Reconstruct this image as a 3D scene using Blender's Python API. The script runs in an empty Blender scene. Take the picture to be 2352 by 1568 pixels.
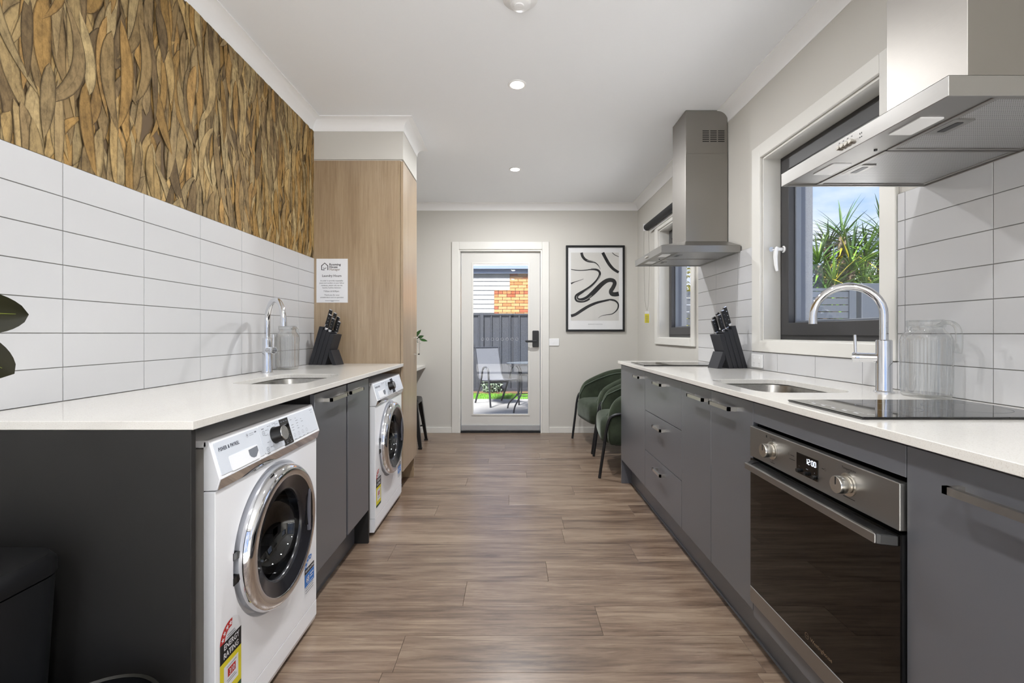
import bpy, bmesh, math, random
from math import pi, sin, cos, radians, sqrt, atan2
from mathutils import Vector, Matrix
from mathutils.geometry import tessellate_polygon

scene = bpy.context.scene
COLL = scene.collection
random.seed(7)

# ------------------------------------------------------------------ camera
FPX = 1058.0                                   # focal length in pixels of a 2352 px wide frame
CAMZ = 1.105
cam_data = bpy.data.cameras.new('camera')
cam_data.sensor_width = 36.0
cam_data.lens = FPX / 2352.0 * 36.0
cam_data.shift_y = -18.0 / 2352.0
cam_data.clip_start = 0.02
cam_data.clip_end = 300
cam = bpy.data.objects.new('camera', cam_data)
cam.location = (0, 0, CAMZ)
cam.rotation_euler = (pi / 2, 0, 0)
COLL.objects.link(cam)
scene.camera = cam

# ------------------------------------------------------------------ sky, sun, exposure
SKY = 0.8
SUN = 13.0
LAMP = 12.0
scene.view_settings.view_transform = 'Standard'
scene.view_settings.look = 'None'
scene.view_settings.gamma = 1.0
scene.view_settings.use_curve_mapping = False
scene.view_settings.exposure = 0.76
scene.cycles.use_adaptive_sampling = True
scene.cycles.adaptive_threshold = 0.1
scene.cycles.use_denoising = True
scene.cycles.max_bounces = 6
scene.cycles.sample_clamp_indirect = 6.0

world = bpy.data.worlds.new('sky')
scene.world = world
world.use_nodes = True
nt = world.node_tree
nt.nodes.clear()
out = nt.nodes.new('ShaderNodeOutputWorld')
bg = nt.nodes.new('ShaderNodeBackground')
tc = nt.nodes.new('ShaderNodeTexCoord')
sep = nt.nodes.new('ShaderNodeSeparateXYZ')
mp = nt.nodes.new('ShaderNodeMapping')
mp.inputs['Scale'].default_value = (1.6, 1.6, 4.5)
nz = nt.nodes.new('ShaderNodeTexNoise')
nz.inputs['Scale'].default_value = 2.2
nz.inputs['Detail'].default_value = 7
nz.inputs['Roughness'].default_value = 0.55
r1 = nt.nodes.new('ShaderNodeValToRGB')
r1.color_ramp.elements[0].position = 0.36
r1.color_ramp.elements[1].position = 0.62
r2 = nt.nodes.new('ShaderNodeValToRGB')
r2.color_ramp.elements[0].position = 0.0
r2.color_ramp.elements[0].color = (0.42, 0.60, 0.95, 1)
r2.color_ramp.elements[1].position = 0.8
r2.color_ramp.elements[1].color = (0.13, 0.30, 0.78, 1)
mx = nt.nodes.new('ShaderNodeMixRGB')
mx.inputs[2].default_value = (0.86, 0.90, 1.0, 1)
nt.links.new(tc.outputs['Generated'], sep.inputs[0])
nt.links.new(tc.outputs['Generated'], mp.inputs[0])
nt.links.new(mp.outputs[0], nz.inputs[0])
nt.links.new(nz.outputs['Fac'], r1.inputs[0])
nt.links.new(sep.outputs['Z'], r2.inputs[0])
nt.links.new(r1.outputs[0], mx.inputs[0])
nt.links.new(r2.outputs[0], mx.inputs[1])
nt.links.new(mx.outputs[0], bg.inputs[0])
bg.inputs[1].default_value = SKY
nt.links.new(bg.outputs[0], out.inputs[0])

sun_data = bpy.data.lights.new('sun', 'SUN')
sun_data.energy = SUN
sun_data.angle = radians(14)
sun_data.color = (1.0, 0.985, 0.955)
sun = bpy.data.objects.new('sun', sun_data)
sun.rotation_euler = Vector((0.30, 0.62, -0.72)).to_track_quat('-Z', 'Y').to_euler()
sun.location = (0, 0, 12)
COLL.objects.link(sun)


# ------------------------------------------------------------------ materials
def lin(c):
    o = []
    for v in c[:3]:
        v = v / 255.0
        o.append(v / 12.92 if v <= 0.04045 else ((v + 0.055) / 1.055) ** 2.4)
    return (o[0], o[1], o[2], 1.0)


def newmat(name):
    m = bpy.data.materials.new(name)
    m.use_nodes = True
    t = m.node_tree
    b = t.nodes['Principled BSDF']
    return m, t, b


def mapped_noise(t, scale, stretch, detail=4, rough=0.55, dist=0.0, rnd=False):
    tc = t.nodes.new('ShaderNodeTexCoord')
    mp = t.nodes.new('ShaderNodeMapping')
    mp.inputs['Scale'].default_value = stretch
    t.links.new(tc.outputs['Object'], mp.inputs[0])
    if rnd:
        oi = t.nodes.new('ShaderNodeObjectInfo')
        vm = t.nodes.new('ShaderNodeVectorMath')
        vm.operation = 'MULTIPLY'
        cb = t.nodes.new('ShaderNodeCombineXYZ')
        for i in range(3):
            t.links.new(oi.outputs['Random'], cb.inputs[i])
        vm.inputs[1].default_value = (37.0, 53.0, 19.0)
        t.links.new(cb.outputs[0], vm.inputs[0])
        t.links.new(vm.outputs[0], mp.inputs['Location'])
    nz = t.nodes.new('ShaderNodeTexNoise')
    nz.inputs['Scale'].default_value = scale
    nz.inputs['Detail'].default_value = detail
    nz.inputs['Roughness'].default_value = rough
    nz.inputs['Distortion'].default_value = dist
    t.links.new(mp.outputs[0], nz.inputs[0])
    return nz


def M(name, rgb, rough=0.5, metal=0.0, spec=0.5, coat=0.0, var=None, bump=None, emit=None, sheen=0.0, aniso=0.0, alpha=None):
    """rgb in 0..255 sRGB; var=(scale, amount, stretch); bump=(scale, strength, stretch)"""
    m, t, b = newmat(name)
    c = lin(rgb)
    b.inputs['Base Color'].default_value = c
    b.inputs['Roughness'].default_value = rough
    b.inputs['Metallic'].default_value = metal
    b.inputs['Specular IOR Level'].default_value = spec
    if coat:
        b.inputs['Coat Weight'].default_value = coat
        b.inputs['Coat Roughness'].default_value = 0.05
    if sheen:
        b.inputs['Sheen Weight'].default_value = sheen
        b.inputs['Sheen Roughness'].default_value = 0.4
        b.inputs['Sheen Tint'].default_value = (0.72, 0.78, 0.7, 1)
    if aniso:
        b.inputs['Anisotropic'].default_value = aniso
    if emit:
        b.inputs['Emission Color'].default_value = lin(emit[0])
        b.inputs['Emission Strength'].default_value = emit[1]
    if var:
        nz = mapped_noise(t, var[0], var[2] if len(var) > 2 else (1, 1, 1), 5)
        rp = t.nodes.new('ShaderNodeValToRGB')
        a = var[1]
        rp.color_ramp.elements[0].position = 0.3
        rp.color_ramp.elements[1].position = 0.7
        rp.color_ramp.elements[0].color = (c[0] * (1 - a), c[1] * (1 - a), c[2] * (1 - a), 1)
        rp.color_ramp.elements[1].color = (min(1, c[0] * (1 + a)), min(1, c[1] * (1 + a)), min(1, c[2] * (1 + a)), 1)
        t.links.new(nz.outputs['Fac'], rp.inputs[0])
        t.links.new(rp.outputs[0], b.inputs['Base Color'])
    if bump:
        nz = mapped_noise(t, bump[0], bump[2] if len(bump) > 2 else (1, 1, 1), 3)
        bp = t.nodes.new('ShaderNodeBump')
        bp.inputs['Strength'].default_value = bump[1]
        bp.inputs['Distance'].default_value = 0.002
        t.links.new(nz.outputs['Fac'], bp.inputs['Height'])
        t.links.new(bp.outputs[0], b.inputs['Normal'])
    return m


def glass_mat(name, tint=(255, 255, 255), refl=0.09, edge=0.75, rough=0.0, power=3.0):
    """thin clear sheet: mostly transparent, a reflection that grows at grazing angles"""
    m, t, b = newmat(name)
    o = t.nodes['Material Output']
    t.nodes.remove(b)
    tr = t.nodes.new('ShaderNodeBsdfTransparent')
    tr.inputs[0].default_value = lin(tint)
    gl = t.nodes.new('ShaderNodeBsdfGlossy')
    gl.inputs['Roughness'].default_value = rough
    lw = t.nodes.new('ShaderNodeLayerWeight')
    lw.inputs[0].default_value = 0.5
    pw = t.nodes.new('ShaderNodeMath')
    pw.operation = 'POWER'
    pw.inputs[1].default_value = power
    mr = t.nodes.new('ShaderNodeMapRange')
    mr.inputs['To Min'].default_value = refl
    mr.inputs['To Max'].default_value = edge
    mx = t.nodes.new('ShaderNodeMixShader')
    t.links.new(lw.outputs['Facing'], pw.inputs[0])
    t.links.new(pw.outputs[0], mr.inputs[0])
    t.links.new(mr.outputs[0], mx.inputs[0])
    t.links.new(tr.outputs[0], mx.inputs[1])
    t.links.new(gl.outputs[0], mx.inputs[2])
    t.links.new(mx.outputs[0], o.inputs[0])
    return m


def wood_mat(name, dark, mid, light, axis, rough=0.45, scale=1.0, rnd=True, bump=0.06, fine=26, dist=1.6, along=1.6, wide=0.42, lo=0.36, hi=0.66, spec=0.5, tone=(0.93, 1.05)):
    m, t, b = newmat(name)
    st1 = [fine * scale] * 3
    st2 = [7 * scale] * 3
    st1[axis] = along * scale
    st2[axis] = 0.7 * scale
    n1 = mapped_noise(t, 1.6, st1, 8, 0.7, 0.6, rnd)
    n2 = mapped_noise(t, 1.0, st2, 5, 0.6, dist, rnd)
    mx = t.nodes.new('ShaderNodeMath')
    mx.operation = 'MULTIPLY_ADD'
    mx.inputs[1].default_value = 1.04 - wide
    sc = t.nodes.new('ShaderNodeMath')
    sc.operation = 'MULTIPLY'
    sc.inputs[1].default_value = wide
    t.links.new(n2.outputs['Fac'], sc.inputs[0])
    t.links.new(n1.outputs['Fac'], mx.inputs[0])
    t.links.new(sc.outputs[0], mx.inputs[2])
    rp = t.nodes.new('ShaderNodeValToRGB')
    e = rp.color_ramp.elements
    e[0].position = lo
    e[0].color = lin(dark)
    e[1].position = hi
    e[1].color = lin(light)
    k = e.new(0.50)
    k.color = lin(mid)
    t.links.new(mx.outputs[0], rp.inputs[0])
    last = rp.outputs[0]
    if rnd:
        oi = t.nodes.new('ShaderNodeObjectInfo')
        mr = t.nodes.new('ShaderNodeMapRange')
        mr.inputs['To Min'].default_value = tone[0]
        mr.inputs['To Max'].default_value = tone[1]
        t.links.new(oi.outputs['Random'], mr.inputs[0])
        hs = t.nodes.new('ShaderNodeHueSaturation')
        t.links.new(mr.outputs[0], hs.inputs['Value'])
        t.links.new(last, hs.inputs['Color'])
        last = hs.outputs[0]
    t.links.new(last, b.inputs['Base Color'])
    b.inputs['Roughness'].default_value = rough
    b.inputs['Specular IOR Level'].default_value = spec
    bp = t.nodes.new('ShaderNodeBump')
    bp.inputs['Strength'].default_value = bump
    bp.inputs['Distance'].default_value = 0.002
    t.links.new(n1.outputs['Fac'], bp.inputs['Height'])
    t.links.new(bp.outputs[0], b.inputs['Normal'])
    return m


def mesh_filter_mat(name):
    m, t, b = newmat(name)
    tc = t.nodes.new('ShaderNodeTexCoord')
    vo = t.nodes.new('ShaderNodeTexVoronoi')
    vo.inputs['Scale'].default_value = 210
    vo.inputs['Randomness'].default_value = 0.0
    t.links.new(tc.outputs['Object'], vo.inputs[0])
    rp = t.nodes.new('ShaderNodeValToRGB')
    rp.color_ramp.elements[0].position = 0.30
    rp.color_ramp.elements[0].color = lin((70, 70, 72))
    rp.color_ramp.elements[1].position = 0.50
    rp.color_ramp.elements[1].color = lin((196, 196, 196))
    t.links.new(vo.outputs['Distance'], rp.inputs[0])
    t.links.new(rp.outputs[0], b.inputs['Base Color'])
    b.inputs['Metallic'].default_value = 0.7
    b.inputs['Roughness'].default_value = 0.42
    return m


def leaf_print_mat(name):
    m, t, b = newmat(name)
    at = t.nodes.new('ShaderNodeAttribute')
    at.attribute_name = 'leaf_colour'
    uv = t.nodes.new('ShaderNodeUVMap')
    sp = t.nodes.new('ShaderNodeSeparateXYZ')
    t.links.new(uv.outputs[0], sp.inputs[0])
    # printed outline and midrib of each leaf
    ed = t.nodes.new('ShaderNodeValToRGB')
    ed.color_ramp.interpolation = 'LINEAR'
    e = ed.color_ramp.elements
    e[0].position = 0.0
    e[0].color = (0.16, 0.14, 0.13, 1)
    e[1].position = 1.0
    e[1].color = (0.18, 0.16, 0.14, 1)
    for p, v in ((0.05, 0.50), (0.12, 0.98), (0.47, 0.98), (0.50, 0.72), (0.53, 1.0), (0.80, 1.0), (0.93, 0.62)):
        k = e.new(p)
        k.color = (v, v, v, 1)
    t.links.new(sp.outputs[0], ed.inputs[0])
    nz = mapped_noise(t, 34, (1, 1, 0.5), 10, 0.78)
    rp = t.nodes.new('ShaderNodeValToRGB')
    rp.color_ramp.elements[0].position = 0.36
    rp.color_ramp.elements[0].color = (0.40, 0.39, 0.38, 1)
    rp.color_ramp.elements[1].position = 0.58
    rp.color_ramp.elements[1].color = (1.12, 1.1, 1.06, 1)
    t.links.new(nz.outputs['Fac'], rp.inputs[0])
    m1 = t.nodes.new('ShaderNodeMixRGB')
    m1.blend_type = 'MULTIPLY'
    m1.inputs[0].default_value = 1
    t.links.new(at.outputs['Color'], m1.inputs[1])
    t.links.new(ed.outputs[0], m1.inputs[2])
    m2 = t.nodes.new('ShaderNodeMixRGB')
    m2.blend_type = 'MULTIPLY'
    m2.inputs[0].default_value = 0.85
    t.links.new(m1.outputs[0], m2.inputs[1])
    t.links.new(rp.outputs[0], m2.inputs[2])
    t.links.new(m2.outputs[0], b.inputs['Base Color'])
    b.inputs['Roughness'].default_value = 0.7
    b.inputs['Specular IOR Level'].default_value = 0.2
    return m


def quartz_mat(name):
    m, t, b = newmat(name)
    n = mapped_noise(t, 420, (1, 1, 1), 2)
    rp = t.nodes.new('ShaderNodeValToRGB')
    rp.color_ramp.elements[0].position = 0.25
    rp.color_ramp.elements[0].color = lin((206, 200, 190))
    rp.color_ramp.elements[1].position = 0.45
    rp.color_ramp.elements[1].color = lin((226, 223, 217))
    t.links.new(n.outputs['Fac'], rp.inputs[0])
    t.links.new(rp.outputs[0], b.inputs['Base Color'])
    b.inputs['Roughness'].default_value = 0.09
    b.inputs['Specular IOR Level'].default_value = 0.55
    return m


MT = {}
MT['wall'] = M('greige_wall_paint', (203, 200, 193), 0.75, bump=(220, 0.05))
MT['ceil'] = M('ceiling_paint', (243, 245, 248), 0.85)
MT['cornice'] = M('cornice_paint', (245, 245, 245), 0.7)
MT['trim'] = M('trim_enamel', (222, 220, 214), 0.35)
MT['tile'] = M('white_satin_tile', (199, 199, 200), 0.22, spec=0.45)
MT['grout'] = M('grey_grout', (128, 126, 122), 0.9)
MT['quartz'] = quartz_mat('white_quartz')
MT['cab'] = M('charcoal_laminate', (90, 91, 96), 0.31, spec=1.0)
MT['cabshade'] = M('charcoal_shaded', (32, 31, 30), 0.6)  # same cabinet charcoal, darkened: the end panel's shade is in the colour
MT['inside'] = M('carcass_dark', (40, 40, 42), 0.6)
MT['oak'] = wood_mat('oak_laminate', (128, 104, 80), (158, 136, 109), (182, 162, 134), 2, 0.30, 1.5, rnd=False, bump=0.03, fine=60, dist=0.2, lo=0.30, hi=0.72, spec=0.9)
MT['plank'] = wood_mat('vinyl_plank', (76, 60, 49), (120, 100, 84), (152, 133, 114), 0, 0.30, 1.0, rnd=True, fine=34, dist=1.4, along=2.6, wide=0.50, lo=0.38, hi=0.64, spec=0.6)
MT['steel'] = M('brushed_steel', (154, 150, 145), 0.42, 1.0, bump=(14, 0.06, (1, 1, 30)))
MT['steelh'] = M('brushed_steel_front', (156, 154, 151), 0.36, 1.0, bump=(14, 0.05, (1, 1, 40)))
MT['chrome'] = M('polished_chrome', (226, 227, 230), 0.04, 1.0)
MT['nickel'] = M('satin_nickel', (206, 202, 194), 0.26, 1.0)
MT['sinksteel'] = M('sink_steel', (150, 148, 144), 0.28, 1.0, var=(60, 0.12))
MT['filter'] = mesh_filter_mat('grease_filter_mesh')
MT['bglass'] = M('black_ceramic_glass', (10, 10, 11), 0.04, spec=0.6)
MT['black'] = M('black_plastic', (18, 18, 19), 0.35)
MT['blackm'] = M('black_powder_coat', (24, 25, 27), 0.35, spec=0.5)
MT['matblack'] = M('matt_black_wood', (36, 37, 42), 0.55)
MT['white'] = M('white_enamel', (246, 247, 250), 0.25)
MT['whitep'] = M('white_plastic', (235, 235, 235), 0.35)
MT['fascia'] = M('pale_grey_fascia', (214, 219, 227), 0.35)
MT['washgrey'] = M('grey_side_steel', (150, 146, 142), 0.4)
MT['ink'] = M('black_ink', (20, 20, 22), 0.6)
MT['navyink'] = M('navy_ink', (28, 34, 56), 0.6)
MT['greyink'] = M('grey_ink', (120, 124, 132), 0.6)
MT['brownink'] = M('brown_ink', (120, 100, 78), 0.6)
MT['paper'] = M('white_paper', (226, 226, 228), 0.7)
MT['red'] = M('red_print', (190, 34, 28), 0.5)
MT['yellow'] = M('yellow_print', (222, 208, 40), 0.5)
MT['blue'] = M('blue_print', (58, 122, 200), 0.5)
MT['green'] = M('green_print', (30, 74, 44), 0.5)
MT['velvet'] = M('green_velvet', (54, 62, 48), 0.8, spec=0.2, sheen=0.35, var=(9, 0.4), bump=(60, 0.1))
MT['piping'] = M('green_piping', (78, 90, 76), 0.7, sheen=0.5)
MT['frame'] = M('charcoal_window_frame', (62, 61, 62), 0.4)
MT['glass'] = glass_mat('window_glass', refl=0.03, edge=0.6, power=4)
MT['jug'] = glass_mat('jug_glass', (250, 251, 251), 0.055, 0.95, 0.02, 1.5)
MT['ovenglass'] = glass_mat('oven_glass', (96, 92, 88), 0.045, 0.6, 0.02, 3.0)
MT['washglass'] = glass_mat('washer_glass', (96, 96, 98), 0.05, 0.7, 0.01, 3.0)
MT['leafprint'] = leaf_print_mat('printed_gum_leaf')
MT['paperbase'] = M('wallpaper_base', (96, 76, 48), 0.7)
MT['artpaper'] = M('art_paper', (226, 226, 226), 0.5)
MT['artprint'] = M('art_print_ground', (205, 203, 198), 0.5)
MT['lamp'] = M('downlight_lens', (255, 255, 255), 0.5, emit=((255, 248, 236), 6.0))
MT['led'] = M('led_digits', (220, 235, 255), 0.5, emit=((225, 238, 255), 2.5))
MT['rubberleaf'] = M('rubber_plant_leaf', (30, 29, 8), 0.45, spec=0.25, var=(14, 0.3))
MT['midrib'] = M('leaf_midrib', (108, 118, 30), 0.4)
MT['stem'] = M('plant_stem', (70, 62, 38), 0.7)
MT['smallleaf'] = M('small_leaf', (52, 92, 44), 0.4, var=(20, 0.2))
MT['terra'] = M('pot_ceramic', (205, 203, 198), 0.4)
MT['soil'] = M('potting_soil', (48, 38, 30), 0.95)
MT['render'] = M('roughcast_render', (150, 154, 160), 0.95, bump=(180, 0.9), var=(160, 0.12))
MT['concrete'] = M('pale_concrete', (128, 127, 126), 0.9, var=(6, 0.08))
MT['lawn'] = M('lawn', (70, 108, 22), 0.95, var=(60, 0.35), bump=(120, 1.0))
MT['grass'] = M('grass_blade', (78, 124, 26), 0.8)
MT['mulch'] = M('bark_mulch', (84, 58, 38), 0.95, var=(40, 0.4), bump=(60, 1.0))
MT['fence'] = M('slate_steel_fence', (36, 38, 44), 0.45)
MT['gatem'] = M('slate_slat', (46, 51, 59), 0.45)
MT['weather'] = M('white_weatherboard', (134, 135, 138), 0.6)
MT['brickA'] = M('cream_brick', (150, 110, 70), 0.9, var=(30, 0.12))
MT['brickB'] = M('orange_brick', (142, 86, 46), 0.9, var=(30, 0.15))
MT['brickC'] = M('red_brick', (122, 62, 34), 0.9, var=(30, 0.15))
MT['mortar'] = M('mortar', (126, 116, 102), 0.95)
MT['gutter'] = M('pale_blue_gutter', (98, 110, 136), 0.4)
MT['roof'] = M('roof_tile', (110, 104, 104), 0.8)
MT['sling'] = M('grey_mesh_sling', (76, 78, 84), 0.7, bump=(300, 0.3))
MT['outmetal'] = M('charcoal_outdoor_frame', (34, 35, 39), 0.4)
MT['tableglass'] = M('table_glass', (120, 128, 134), 0.08)
MT['yucca'] = M('yucca_leaf', (84, 116, 30), 0.45, var=(5, 0.4))
MT['yucca2'] = M('yucca_leaf_dark', (44, 72, 24), 0.45, var=(5, 0.4))
MT['yucca3'] = M('yucca_leaf_yellow', (150, 140, 36), 0.5, var=(5, 0.3))
MT['bark'] = M('bark', (96, 84, 70), 0.9, var=(20, 0.3), bump=(40, 1.0))
MT['shrub'] = M('golden_shrub_leaf', (136, 132, 26), 0.7, var=(6, 0.4))
MT['silver'] = M('silver_shrub_leaf', (104, 118, 100), 0.8, var=(10, 0.3))
MT['cord'] = M('blind_cord', (150, 146, 138), 0.7)
MT['blind'] = M('black_blind_fabric', (34, 34, 36), 0.7)
MT['cable'] = M('power_cable', (30, 30, 32), 0.8)


# ------------------------------------------------------------------ geometry helpers
ORIG = {}


def V(*a):
    return Vector(a)


class MB:
    def __init__(self):
        self.v = []
        self.f = []

    def add(self, vs, fs):
        b = len(self.v)
        self.v += [Vector(p) for p in vs]
        self.f += [tuple(i + b for i in f) for f in fs]
        return self

    def box(self, x0, x1, y0, y1, z0, z1):
        return self.add([(x0, y0, z0), (x1, y0, z0), (x1, y1, z0), (x0, y1, z0), (x0, y0, z1), (x1, y0, z1), (x1, y1, z1), (x0, y1, z1)],
                        [(0, 3, 2, 1), (4, 5, 6, 7), (0, 1, 5, 4), (1, 2, 6, 5), (2, 3, 7, 6), (3, 0, 4, 7)])

    def _put(self, a, b, c, axis):
        return {'x': (c, a, b), 'y': (a, c, b), 'z': (a, b, c)}[axis]

    def prism(self, poly, axis, a0, a1):
        n = len(poly)
        vs = [self._put(p[0], p[1], a0, axis) for p in poly] + [self._put(p[0], p[1], a1, axis) for p in poly]
        fs = [tuple(range(n))[::-1], tuple(range(n, 2 * n))] + [(i, (i + 1) % n, n + (i + 1) % n, n + i) for i in range(n)]
        return self.add(vs, fs)

    def shape(self, outer, holes, axis, a0, a1):
        loops = [outer] + holes
        flat = [p for l in loops for p in l]
        tris = tessellate_polygon([[Vector((p[0], p[1], 0)) for p in l] for l in loops])
        n = len(flat)
        vs = [self._put(p[0], p[1], a0, axis) for p in flat] + [self._put(p[0], p[1], a1, axis) for p in flat]
        fs = [tuple(t) for t in tris] + [tuple(i + n for i in t)[::-1] for t in tris]
        b = 0
        for l in loops:
            k = len(l)
            fs += [(b + i, b + (i + 1) % k, n + b + (i + 1) % k, n + b + i) for i in range(k)]
            b += k
        return self.add(vs, fs)

    def loft(self, loops, caps=True, closed=True):
        n = len(loops[0])
        vs = [p for l in loops for p in l]
        fs = []
        for j in range(len(loops) - 1):
            for i in range(n if closed else n - 1):
                a, b = j * n + i, j * n + (i + 1) % n
                fs.append((a, b, b + n, a + n))
        if caps:
            fs.append(tuple(range(n))[::-1])
            fs.append(tuple(range((len(loops) - 1) * n, len(loops) * n)))
        return self.add(vs, fs)

    def tube(self, pts, r, n=8, cap=True, up=None):
        pts = [Vector(p) for p in pts]
        rs = r if isinstance(r, (list, tuple)) else [r] * len(pts)
        loops = []
        T = (pts[1] - pts[0]).normalized()
        N = T.orthogonal().normalized()
        for i, p in enumerate(pts):
            if i == 0:
                t = (pts[1] - pts[0])
            elif i == len(pts) - 1:
                t = pts[-1] - pts[-2]
            else:
                t = (pts[i + 1] - p).normalized() + (p - pts[i - 1]).normalized()
            t.normalize()
            N = (N - t * N.dot(t)).normalized()
            B = t.cross(N)
            loops.append([p + (N * cos(2 * pi * k / n) + B * sin(2 * pi * k / n)) * rs[i] for k in range(n)])
        return self.loft(loops, cap)

    def lathe(self, prof, o, axis=(0, 0, 1), n=32, cap0=False, cap1=False):
        o = Vector(o)
        A = Vector(axis).normalized()
        N = A.orthogonal().normalized()
        B = A.cross(N)
        loops = [[o + A * h + (N * cos(2 * pi * k / n) + B * sin(2 * pi * k / n)) * max(r, 1e-5) for k in range(n)] for r, h in prof]
        b = len(self.v)
        self.loft(loops, False)
        if cap0:
            self.f.append(tuple(b + i for i in range(n))[::-1])
        if cap1:
            e = b + (len(prof) - 1) * n
            self.f.append(tuple(e + i for i in range(n)))
        return self

    def cyl(self, p0, p1, r, n=16, r1=None):
        p0 = Vector(p0)
        p1 = Vector(p1)
        L = (p1 - p0).length
        return self.lathe([(r, 0), (r if r1 is None else r1, L)], p0, p1 - p0, n, True, True)

    def poly(self, pts):
        return self.add(pts, [tuple(range(len(pts)))])

    def xform(self, mat):
        self.v = [mat @ p for p in self.v]
        return self

    def build(self, name, mat, parent=None, smooth=False, bevel=0.0, seg=2, subsurf=0, angle=40, recalc=True):
        o = Vector((0, 0, 0))
        if parent is not None:
            o = ORIG.get(parent.name, o)
        me = bpy.data.meshes.new(name)
        me.from_pydata([tuple(p - o) for p in self.v], [], self.f)
        if recalc:
            bm = bmesh.new()
            bm.from_mesh(me)
            bmesh.ops.recalc_face_normals(bm, faces=bm.faces)
            bm.to_mesh(me)
            bm.free()
        if smooth or subsurf:
            for p in me.polygons:
                p.use_smooth = True
            if not subsurf:
                me.set_sharp_from_angle(angle=radians(angle))
        me.materials.append(mat)
        return obj(name, me, parent, o, bevel, seg, subsurf)


def obj(name, me, parent=None, o=None, bevel=0.0, seg=2, subsurf=0):
    ob = bpy.data.objects.new(name, me)
    COLL.objects.link(ob)
    if parent is not None:
        ob.parent = parent
        ORIG[ob.name] = ORIG.get(parent.name, Vector((0, 0, 0)))
    else:
        ORIG[ob.name] = Vector((0, 0, 0))
    if bevel:
        md = ob.modifiers.new('bevel', 'BEVEL')
        md.width = bevel
        md.segments = seg
        md.limit_method = 'ANGLE'
        md.angle_limit = radians(35)
        md.harden_normals = False
    if subsurf:
        md = ob.modifiers.new('subsurf', 'SUBSURF')
        md.levels = subsurf
        md.render_levels = subsurf
    return ob


def tag(o, label=None, cat=None, group=None, kind=None):
    if label:
        o['label'] = label
    if cat:
        o['category'] = cat
    if group:
        o['group'] = group
    if kind:
        o['kind'] = kind
    return o


def thing(name, label, cat, loc=(0, 0, 0), rotz=0.0, group=None, kind=None, local=False):
    """Empty at the base of a thing; local=True: parts are given in the thing's own frame"""
    e = bpy.data.objects.new(name, None)
    e.empty_display_size = 0.1
    COLL.objects.link(e)
    e.location = loc
    e.rotation_euler = (0, 0, rotz)
    ORIG[e.name] = Vector((0, 0, 0)) if local else Vector(loc)
    return tag(e, label, cat, group, kind)


def copy_tree(o, parent=None):
    kids = list(o.children)
    c = o.copy()
    COLL.objects.link(c)
    c.parent = parent
    ORIG[c.name] = ORIG.get(o.name, Vector((0, 0, 0)))
    for k in kids:
        copy_tree(k, c)
    return c


def struct(name, mb, mat, **kw):
    o = mb.build(name, mat, **kw)
    o['kind'] = 'structure'
    return o


def text(body, size, mat, parent, o, right, up, align='CENTER', name='lettering', sx=1.0, bold=0.0, space=1.0, off=0.0006):
    cu = bpy.data.curves.new('txt', 'FONT')
    cu.body = body
    cu.size = size
    cu.align_x = align
    cu.space_character = space
    cu.offset = bold
    cu.resolution_u = 2
    t = bpy.data.objects.new('txt', cu)
    me = bpy.data.meshes.new_from_object(t)
    bpy.data.objects.remove(t)
    o = Vector(o)
    r = Vector(right)
    u = Vector(up)
    n = r.cross(u)
    org = ORIG.get(parent.name, Vector((0, 0, 0)))
    for v in me.vertices:
        c = v.co.copy()
        v.co = o + r * (c.x * sx) + u * c.y + n * off - org
    me.name = name
    me.materials.clear()
    me.materials.append(mat)
    return obj(name, me, parent)


def decal(polys, mat, parent, o, right, up, off, name, smooth=False):
    o = Vector(o)
    r = Vector(right)
    u = Vector(up)
    n = r.cross(u)
    mb = MB()
    for p in polys:
        mb.poly([o + r * a + u * b + n * off for a, b in p])
    ob = mb.build(name, mat, parent, recalc=False)
    if any(k in name for k in ('print', 'mark', 'stars', 'digits', 'slots')) and name != 'print_ground':
        ob['kind'] = 'stuff'
    return ob


def rrect(x0, x1, y0, y1, r, n=6):
    pts = []
    for cx, cy, a in ((x1 - r, y1 - r, 0), (x0 + r, y1 - r, 90), (x0 + r, y0 + r, 180), (x1 - r, y0 + r, 270)):
        for k in range(n + 1):
            t = radians(a + 90 * k / n)
            pts.append((cx + r * cos(t), cy + r * sin(t)))
    return pts


def circ(cx, cy, r, n=32, a0=0, a1=360):
    full = abs(a1 - a0) >= 360
    m = n if full else n + 1
    return [(cx + r * cos(radians(a0 + (a1 - a0) * k / n)), cy + r * sin(radians(a0 + (a1 - a0) * k / n))) for k in range(m)]


def ring(cx, cy, r0, r1, n=24, a0=0, a1=360):
    """list of quads of a flat ring"""
    q = []
    for k in range(n):
        t0 = radians(a0 + (a1 - a0) * k / n)
        t1 = radians(a0 + (a1 - a0) * (k + 1) / n)
        q.append([(cx + r0 * cos(t0), cy + r0 * sin(t0)), (cx + r1 * cos(t0), cy + r1 * sin(t0)), (cx + r1 * cos(t1), cy + r1 * sin(t1)), (cx + r0 * cos(t1), cy + r0 * sin(t1))])
    return q


def rect(x0, x1, y0, y1):
    return [(x0, y0), (x1, y0), (x1, y1), (x0, y1)]


def star(cx, cy, r):
    """five fat triangles and a pentagon"""
    P = [(cx + (r if k % 2 == 0 else r * 0.42) * sin(pi * k / 5), cy + (r if k % 2 == 0 else r * 0.42) * cos(pi * k / 5)) for k in range(10)]
    return [[P[(k - 1) % 10], P[k], P[(k + 1) % 10]] for k in range(0, 10, 2)] + [[P[k] for k in range(1, 10, 2)]]


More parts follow.
